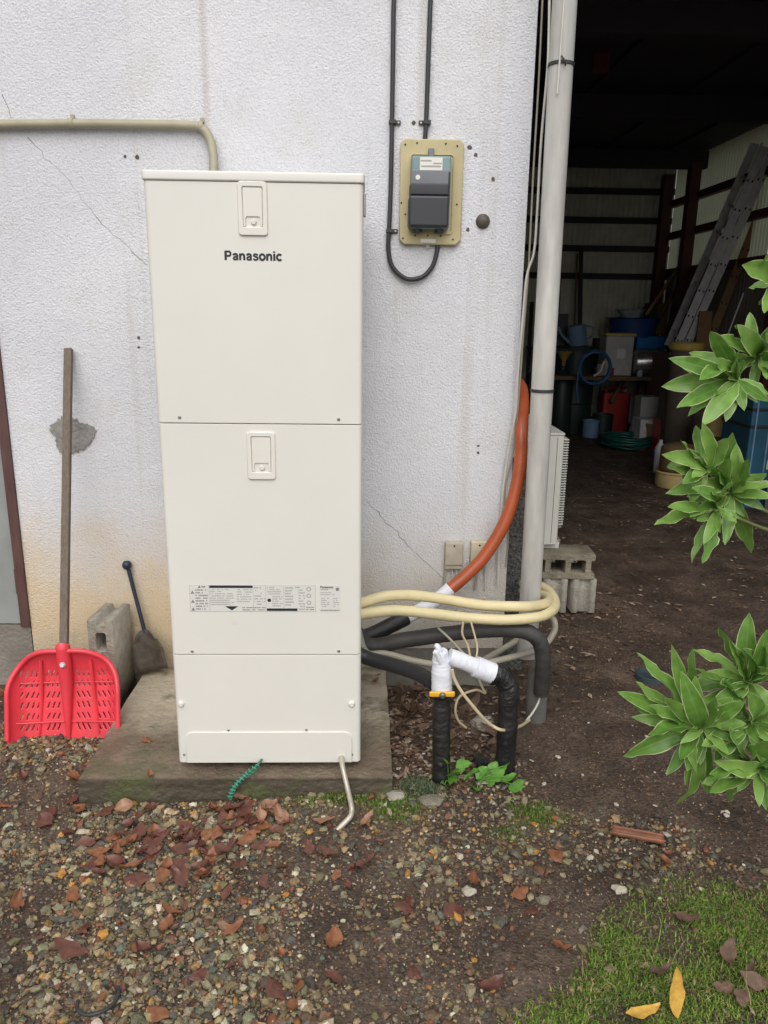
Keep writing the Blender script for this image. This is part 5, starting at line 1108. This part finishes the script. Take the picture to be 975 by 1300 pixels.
p = at(716, 455, 7.9); jg = thing('funnel', 'yellow funnel standing on a dark jug by the drum', 'funnel', p); link('cone', lathe('f', [(.02, -.12), (.025, -.02), (.10, .09), (.105, .09), (.03, -.03)], c=tuple(p), n=20), M['funnel_yellow'], jg)
solo('plastic_jug', lathe('j', [(0, 0), (.13, 0), (.14, .02), (.14, p.z - .30), (.10, p.z - .22), (.04, p.z - .17), (.04, p.z - .12), (0, p.z - .12)], c=(p.x, 7.9, .028), n=20), M['dark_green'], 'tall dark jug holding up the yellow funnel', 'jug')
# hanging blue hose coil
def coil(name, px, py, rpx, Y_, turns, m, label, flat=False, rr=.011, seed=0, thick=.05):
    p = at(px, py, Y_); R = rpx * ppm(p); q = random.Random(seed); pts = []; n = turns * 26
    for k in range(n + 1):
        t = 2 * math.pi * k / 26; r_ = R * (1 + .06 * math.sin(t * .13 + seed) + q.gauss(0, .008)); off = thick * math.sin(t * .21 + seed)
        pts.append(p + (V(r_ * math.cos(t), off * .5, r_ * math.sin(t)) if not flat else V(r_ * math.cos(t), r_ * math.sin(t), abs(off) + .02)))
    return pts, p, R
pts, p, R = coil('h', 755, 467, 20.5, 7.40, 6, 'hose_blue', '', seed=2)
hc = thing('hose_coil', 'coiled blue garden hose hanging below the watering can', 'hose', p - V(0, 0, R))
bm = bmesh.new(); tube_into(bm, pts, .013, 6); link('hose', frombm('h', bm, True), M['hose_blue'], hc)
link('hose_end', tube('e', [p + V(-R, 0, -.05), p + V(-R - .01, -.02, -.25), p + V(-R + .02, -.03, -.42)], .012, 7), M['hose_blue'], hc)
link('nozzle', tube('n', [p + V(-.02, -.05, -.1), p + V(.06, -.05, -.04), p + V(.08, -.05, .03), p + V(.10, -.05, .09)], .016, 8), M['wire_pale'], hc)
link('hook', box('hk', p.x - .02, p.x + .02, 7.38, 7.60, p.z + R * .98, p.z + R * 1.06), M['roof_dark'], hc)
# red fuel can
c0 = ground_Y(783, 549); a, b = at(763, 548, c0.y), at(802, 492, c0.y); jc = thing('fuel_can', 'red plastic fuel can on the shed floor behind the green hose', 'fuel can', (c0.x, c0.y, .03))
a.z = .028; link('body', vbox('b', a.x, b.x, c0.y, c0.y + .22, a.z, b.z - .07, .04, .015), M['jerry_red'], jc)
link('handle', tube('h', [V(a.x + .06, c0.y + .11, b.z - .09), V(a.x + .08, c0.y + .11, b.z - .02), V(b.x - .10, c0.y + .11, b.z - .02), V(b.x - .08, c0.y + .11, b.z - .09)], .022, 8), M['jerry_red'], jc)
link('cap', lathe('c', [(.03, 0), (.035, .05), (0, .05)], c=(b.x - .04, c0.y + .11, b.z - .075), n=14), M['box_grey'], jc)
link('panel', box('p', a.x + .06, b.x - .06, c0.y - .006, c0.y + .004, a.z + .05, b.z - .16, .004), M['jerry_red'], jc)
pt_ = ground_Y(795, 572); pts, _, R = coil('g', 795, 566, 29, pt_.y + .2, 8, 'hose_green', '', True, seed=5, thick=.12)
pts = [V(q.x, q.y, max(.045, q.z - at(795, 566, pt_.y + .2).z + .035)) for q in pts]
bm = bmesh.new(); tube_into(bm, pts, .016, 6); solo('hose_coil', frombm('h', bm, True), M['hose_green'], 'green hose coiled flat on the shed floor before the fuel can', 'hose')
sbox('grey_case', 812, 838, 504, 533, 7.2, .25, 'box_grey', 'grey plastic case standing beside the red fuel can', 'case', floor=True)
sbox('paper_tray', 813, 842, 533, 540, 6.9, .3, 'paper', 'white papers stacked in front of the grey case', 'papers', .003, floor=True)
p = ground_Y(832, 570); solo('clay_pot', lathe('p', [(0, 0), (.08, 0), (.11, .26), (.12, .26), (.12, .30), (.10, .30), (.075, .02), (0, .02)], c=(p.x, p.y + .1, .03), n=20), M['tan_wood'], 'brown pot beside the white bottle in the shed', 'pot')
p = ground_Y(835, 599); solo('white_bottle', lathe('b', [(0, 0), (.045, 0), (.05, .01), (.05, .26), (.02, .31), (.02, .34), (0, .34)], c=(p.x, p.y, .028), n=16), M['paper'], 'white bottle standing on the floor near the pale pot', 'bottle')
sbox('cardboard_box', 846, 884, 500, 552, 6.4, .35, 'carton', 'dark cardboard box behind the brass pot', 'box', floor=True)
p = ground_Y(864, 621); pp = thing('pale_pot', 'pale enamel pot on the shed floor with a brass pan on it', 'pot', (p.x, p.y + .14, .03)); k = ppm(p); Rr = 25 * k
hz = (p.y + .14)
link('body', lathe('b', [(0, 0), (Rr * .95, 0), (Rr, .02), (Rr, .13), (Rr * 1.06, .14), (Rr, .155), (Rr * .97, .15), (Rr * .95, .03), (0, .02)], c=(p.x, hz, .028), n=32), M['bucket_cream'], pp)
solo('brass_pan', lathe('b', [(0, .157), (Rr * .8, .157), (Rr * .88, .18), (Rr * .86, .37), (Rr * .7, .40), (Rr * .2, .42), (0, .42)], c=(p.x, hz, .028), n=32), M['brass'], 'dull brass pan stacked on the pale enamel pot', 'pan')
yb = thing('bucket', 'dark bucket with a yellow lid below the ladder', 'bucket', at(875, 500, 6.2)); p = at(875, 500, 6.2); k = ppm(p); zt_ = at(875, 446, 6.2).z
link('body', lathe('b', [(0, .028), (.15, .028), (19 * k, zt_), (0, zt_)], c=(p.x, 6.4, 0), n=28), M['carton'], yb); link('lid', lathe('l', [(0, zt_), (20 * k, zt_), (22 * k, zt_ + .02), (22 * k, zt_ + .07), (20 * k, zt_ + .09), (0, zt_ + .08)], c=(p.x, 6.4, 0), n=28), M['lid_yellow'], yb)
p = at(921, 556, 4.6); k = ppm(p); cb2 = thing('bucket', 'cream plastic bucket raised on a crate behind the shrub', 'bucket', p); zz = at(921, 506, 4.6).z
link('shell', lathe('b', [(0, p.z), (14 * k, p.z), (15.5 * k, p.z + .02), (17 * k, zz), (18 * k, zz + .01), (18 * k, zz + .03), (16 * k, zz + .03), (14 * k, p.z + .03), (0, p.z + .03)], c=(p.x, 4.75, 0), n=28), M['bucket_cream'], cb2)
solo('wooden_crate', box('c', p.x - .17, p.x + .15, 4.58, 4.92, .02, p.z - .001, .01), M['old_wood'], 'dark wooden crate beneath the cream bucket', 'crate')
# teal tool chest at the right edge
a, b = at(937, 660, 3.9), at(1010, 500, 3.9); tcx = thing('tool_chest', 'dark teal tool chest with black straps at the shed side', 'chest', (b.x - .2, 4.1, .03))
link('body', box('b', a.x, b.x, 3.9, 4.4, .028, b.z, .015), M['teal'], tcx)
for z_ in (b.z - .12, b.z - .26): link('strap', box('s', a.x - .006, b.x + .006, 3.892, 4.408, z_ - .025, z_, .004), M['black_hole'], tcx)
for px in (951, 968): q = at(px, 600, 3.9); link('seam', box('s', q.x - .006, q.x + .006, 3.891, 3.9, .06, b.z - .02), M['sky_blue'], tcx)
link('foot_rail', box('f', a.x + .14, b.x, 3.7, 3.78, .02, .32, .01), M['box_grey'], tcx)
# ladders and poles leaning at the right
def ladder(name, b0, t0, wdir, wid, label, m):
    ld_ = thing(name, label, 'ladder', b0); d = (t0 - b0); T = d.normalized(); wv = (wdir - T * wdir.dot(T)).normalized(); nv = T.cross(wv); L = d.length
    Mx = lambda o: Matrix(((wv.x, nv.x, T.x, o.x), (wv.y, nv.y, T.y, o.y), (wv.z, nv.z, T.z, o.z), (0, 0, 0, 1)))
    for s in (0, 1):
        o = b0 + wv * (wid * s); rl = box('rail', -.012, .012, -.045, .045, 0, L, .003); link('rail', xform(rl, Mx(o)), M[m], ld_)
    for k in range(int(L / .30)):
        o = b0 + T * (.2 + .30 * k); link('rung', tube('r', [o + wv * -.02, o + wv * (wid + .02)], .018, 8, 1), M[m], ld_)
        for s in (-.02, .02): link('rivet', lathe('r', [(0, -.018), (.014, -.018), (.014, .018), (0, .018)], n=8, M=Matrix.Translation(o + nv * s) @ wv.to_track_quat('Z', 'Y').to_matrix().to_4x4()), M['black_hole'], ld_)
    return ld_
B0, T0 = at(854, 452, 7.0), at(971, 186, 6.3)
ladder('extension_ladder', B0, T0, V(.14, 1, 0), .42, 'aluminium ladder leaning over the stored tubs at the shed side', 'alu')
ladder('extension_ladder', at(886, 470, 6.9), at(990, 205, 6.5), V(.45, 1, 0), .40, 'weathered brown ladder leaning behind the aluminium one', 'tan_wood')
ladder('extension_ladder', at(866, 452, 6.95), at(984, 186, 6.25), V(.14, 1, 0), .40, 'second aluminium ladder lying flat against the first one', 'alu')
sbox('timber_stack', 845, 935, 452, 520, 7.0, .7, 'old_wood', 'dark stack of timber on which the ladders rest', 'timber', floor=True)
def pole(p0, p1, r_, m, label): return solo('leaning_pole', tube('pole', [p0, p0.lerp(p1, .5), p1], r_, 8), M[m], label, 'pole')
q = at(814, 396, 8.2); pole(V(q.x - .35, 8.05, .45 + 0), at(905, 285, 8.5), .028, 'old_wood', 'brown timber pole leaning toward the shed corner')
pole(at(820, 400, 8.0), at(934, 232, 8.4), .022, 'tan_wood', 'thin tan pole leaning across the pale side panels')
pole(at(850, 420, 7.9), at(945, 225, 8.0), .02, 'red_steel', 'dark red steel bar leaning behind the ladder')
pole(at(922, 430, 5.6), at(944, 372, 5.7), .008, 'wire_pale', 'thin pale rod standing behind the shrub') 
sbox('olive_sack', 826, 850, 385, 425, 8.4, .15, 'olive_sack', 'olive coloured board leaning behind the blue tub', 'board', .02)
sbox('hanging_box', 752, 776, 48, 90, 4.5, .05, 'red_cloth', 'faint red box hanging high under the dark shed roof', 'box', .005)

# a few more stored things among the clutter
sbox('wooden_board', 880, 905, 395, 470, 6.75, .03, 'tan_wood', 'tan board standing behind the yellow lidded bucket', 'board', .004)
sbox('plank', 858, 866, 300, 440, 8.6, .04, 'red_steel', 'dark red plank upright in the far shed corner', 'plank', .003, floor=True)
p = ground_Y(727, 548); solo('white_can', lathe('b', [(0, 0), (.05, 0), (.055, .03), (.045, .12), (.05, .22), (.04, .22), (.036, .05), (0, .04)], c=(p.x, p.y, .028), n=14), M['paper'], 'small white can on the floor left of the red fuel can', 'can')
for k, (px, py, h_, lab) in enumerate(((745, 545, .16, 'low dark crate on the floor under the blue hose'), (700, 540, .30, 'dark box on the floor by the navy cabinet'))):
    q = ground_Y(px, py); solo('dark_crate', box('c', q.x - .16, q.x + .16, q.y, q.y + .25, .028, .028 + h_, .008), M['carton'], lab, 'crate')

def can(name, px, py, wpx, hpx, Y_, m, label, cat, sup=None, prof=None):
    p = at(px, py, Y_); k_ = ppm(p); R = wpx * k_ / 2; H = hpx * k_; z = p.z if sup is None else sup
    pr_ = prof or [(0, 0), (.92, 0), (1, .04), (1, .9), (1.06, .93), (1.06, 1), (.95, 1), (.93, .9), (0, .88)]
    solo(name, lathe(name, [(r_ * R, z_ * H) for r_, z_ in pr_], c=(p.x, Y_, z), n=20), M[m], label, cat)
JUG = [(0, 0), (.95, 0), (1, .03), (1, .6), (.7, .78), (.3, .86), (.3, 1), (0, 1)]
FL = .028
can('paint_tin', 762, 476, 10, 14, 7.72, 'box_grey', 'grey paint tin at the end of the workbench', 'tin', wbz)
can('paint_tin', 775, 476, 8, 10, 7.68, 'jerry_red', 'small red tin on the workbench by the storage box', 'tin', wbz)
can('glass_jar', 812, 476, 7, 12, 7.64, 'frp_pale', 'pale jar standing between storage box and steel pot', 'jar', wbz, JUG)
can('bucket', 770, 470, 26, 26, 8.0, 'dark_green', 'dark green bucket on the floor under the workbench', 'bucket', FL)
can('bucket', 750, 540, 20, 22, 7.7, 'sky_blue', 'pale blue bucket on the floor left of the fuel can', 'bucket', FL)
can('flower_pot', 812, 560, 16, 14, 6.75, 'orange', 'small terracotta pot beside the coiled green hose', 'pot', FL)
can('chemical_jug', 806, 545, 14, 30, 7.3, 'frp_pale', 'pale plastic jug between fuel can and grey case', 'jug', FL, JUG)
can('chemical_jug', 820, 545, 13, 26, 7.05, 'dark_navy', 'dark blue jug in front of the grey case', 'jug', FL, JUG)
can('basin', 846, 560, 30, 12, 6.1, 'purple', 'purple basin on the floor before the cardboard box', 'basin', FL)
can('bucket', 903, 600, 26, 28, 4.9, 'dark_navy', 'navy bucket on the floor beside the pale enamel pot', 'bucket', FL)
can('metal_drum', 900, 500, 34, 70, 5.7, 'carton', 'brown drum behind the cream bucket', 'drum', FL)
can('glass_jar', 790, 441, 8, 12, 8.05, 'lid_yellow', 'yellow jar on the rack beside the blue crate', 'jar', sz_, JUG)
can('paint_tin', 776, 441, 12, 12, 8.1, 'box_grey', 'grey tin on the rack left of the dark blue tub', 'tin', sz_)
sbox('seed_box', 757, 772, 430, 441, 8.15, .2, 'carton', 'brown carton on the rack above the blue hose', 'carton', .004)
sbox('red_crate', 836, 850, 533, 548, 6.6, .2, 'jerry_red', 'dark red crate beside the cardboard box', 'crate', .008, floor=True)
for k, (x0, y0, x1, y1, Y_, r_, m_, lab) in enumerate(((705, 505, 712, 330, 8.6, .016, 'tan_wood', 'tan tool handle standing by the navy cabinet'), (727, 470, 733, 322, 8.7, .014, 'old_wood', 'brown tool handle behind the drum'), (735, 470, 738, 318, 8.7, .03, 'roof_dark', 'dark steel post behind the watering can'), (843, 470, 880, 330, 8.3, .018, 'tan_wood', 'tan broom handle leaning by the far corner'), (836, 460, 866, 318, 8.4, .014, 'wire_pale', 'pale steel pipe leaning by the far corner'), (905, 470, 938, 330, 7.2, .03, 'old_wood', 'rough dark timber leaning right of the ladders'), (920, 500, 962, 320, 6.6, .022, 'tan_wood', 'tan timber leaning far right of the ladders'))):
    a_, b_ = at(x0, y0, Y_), at(x1, y1, Y_ + .1); d_ = b_ - a_; a_ = a_ - d_ * ((a_.z - .03) / d_.z); pole(a_, b_, r_, m_, lab)
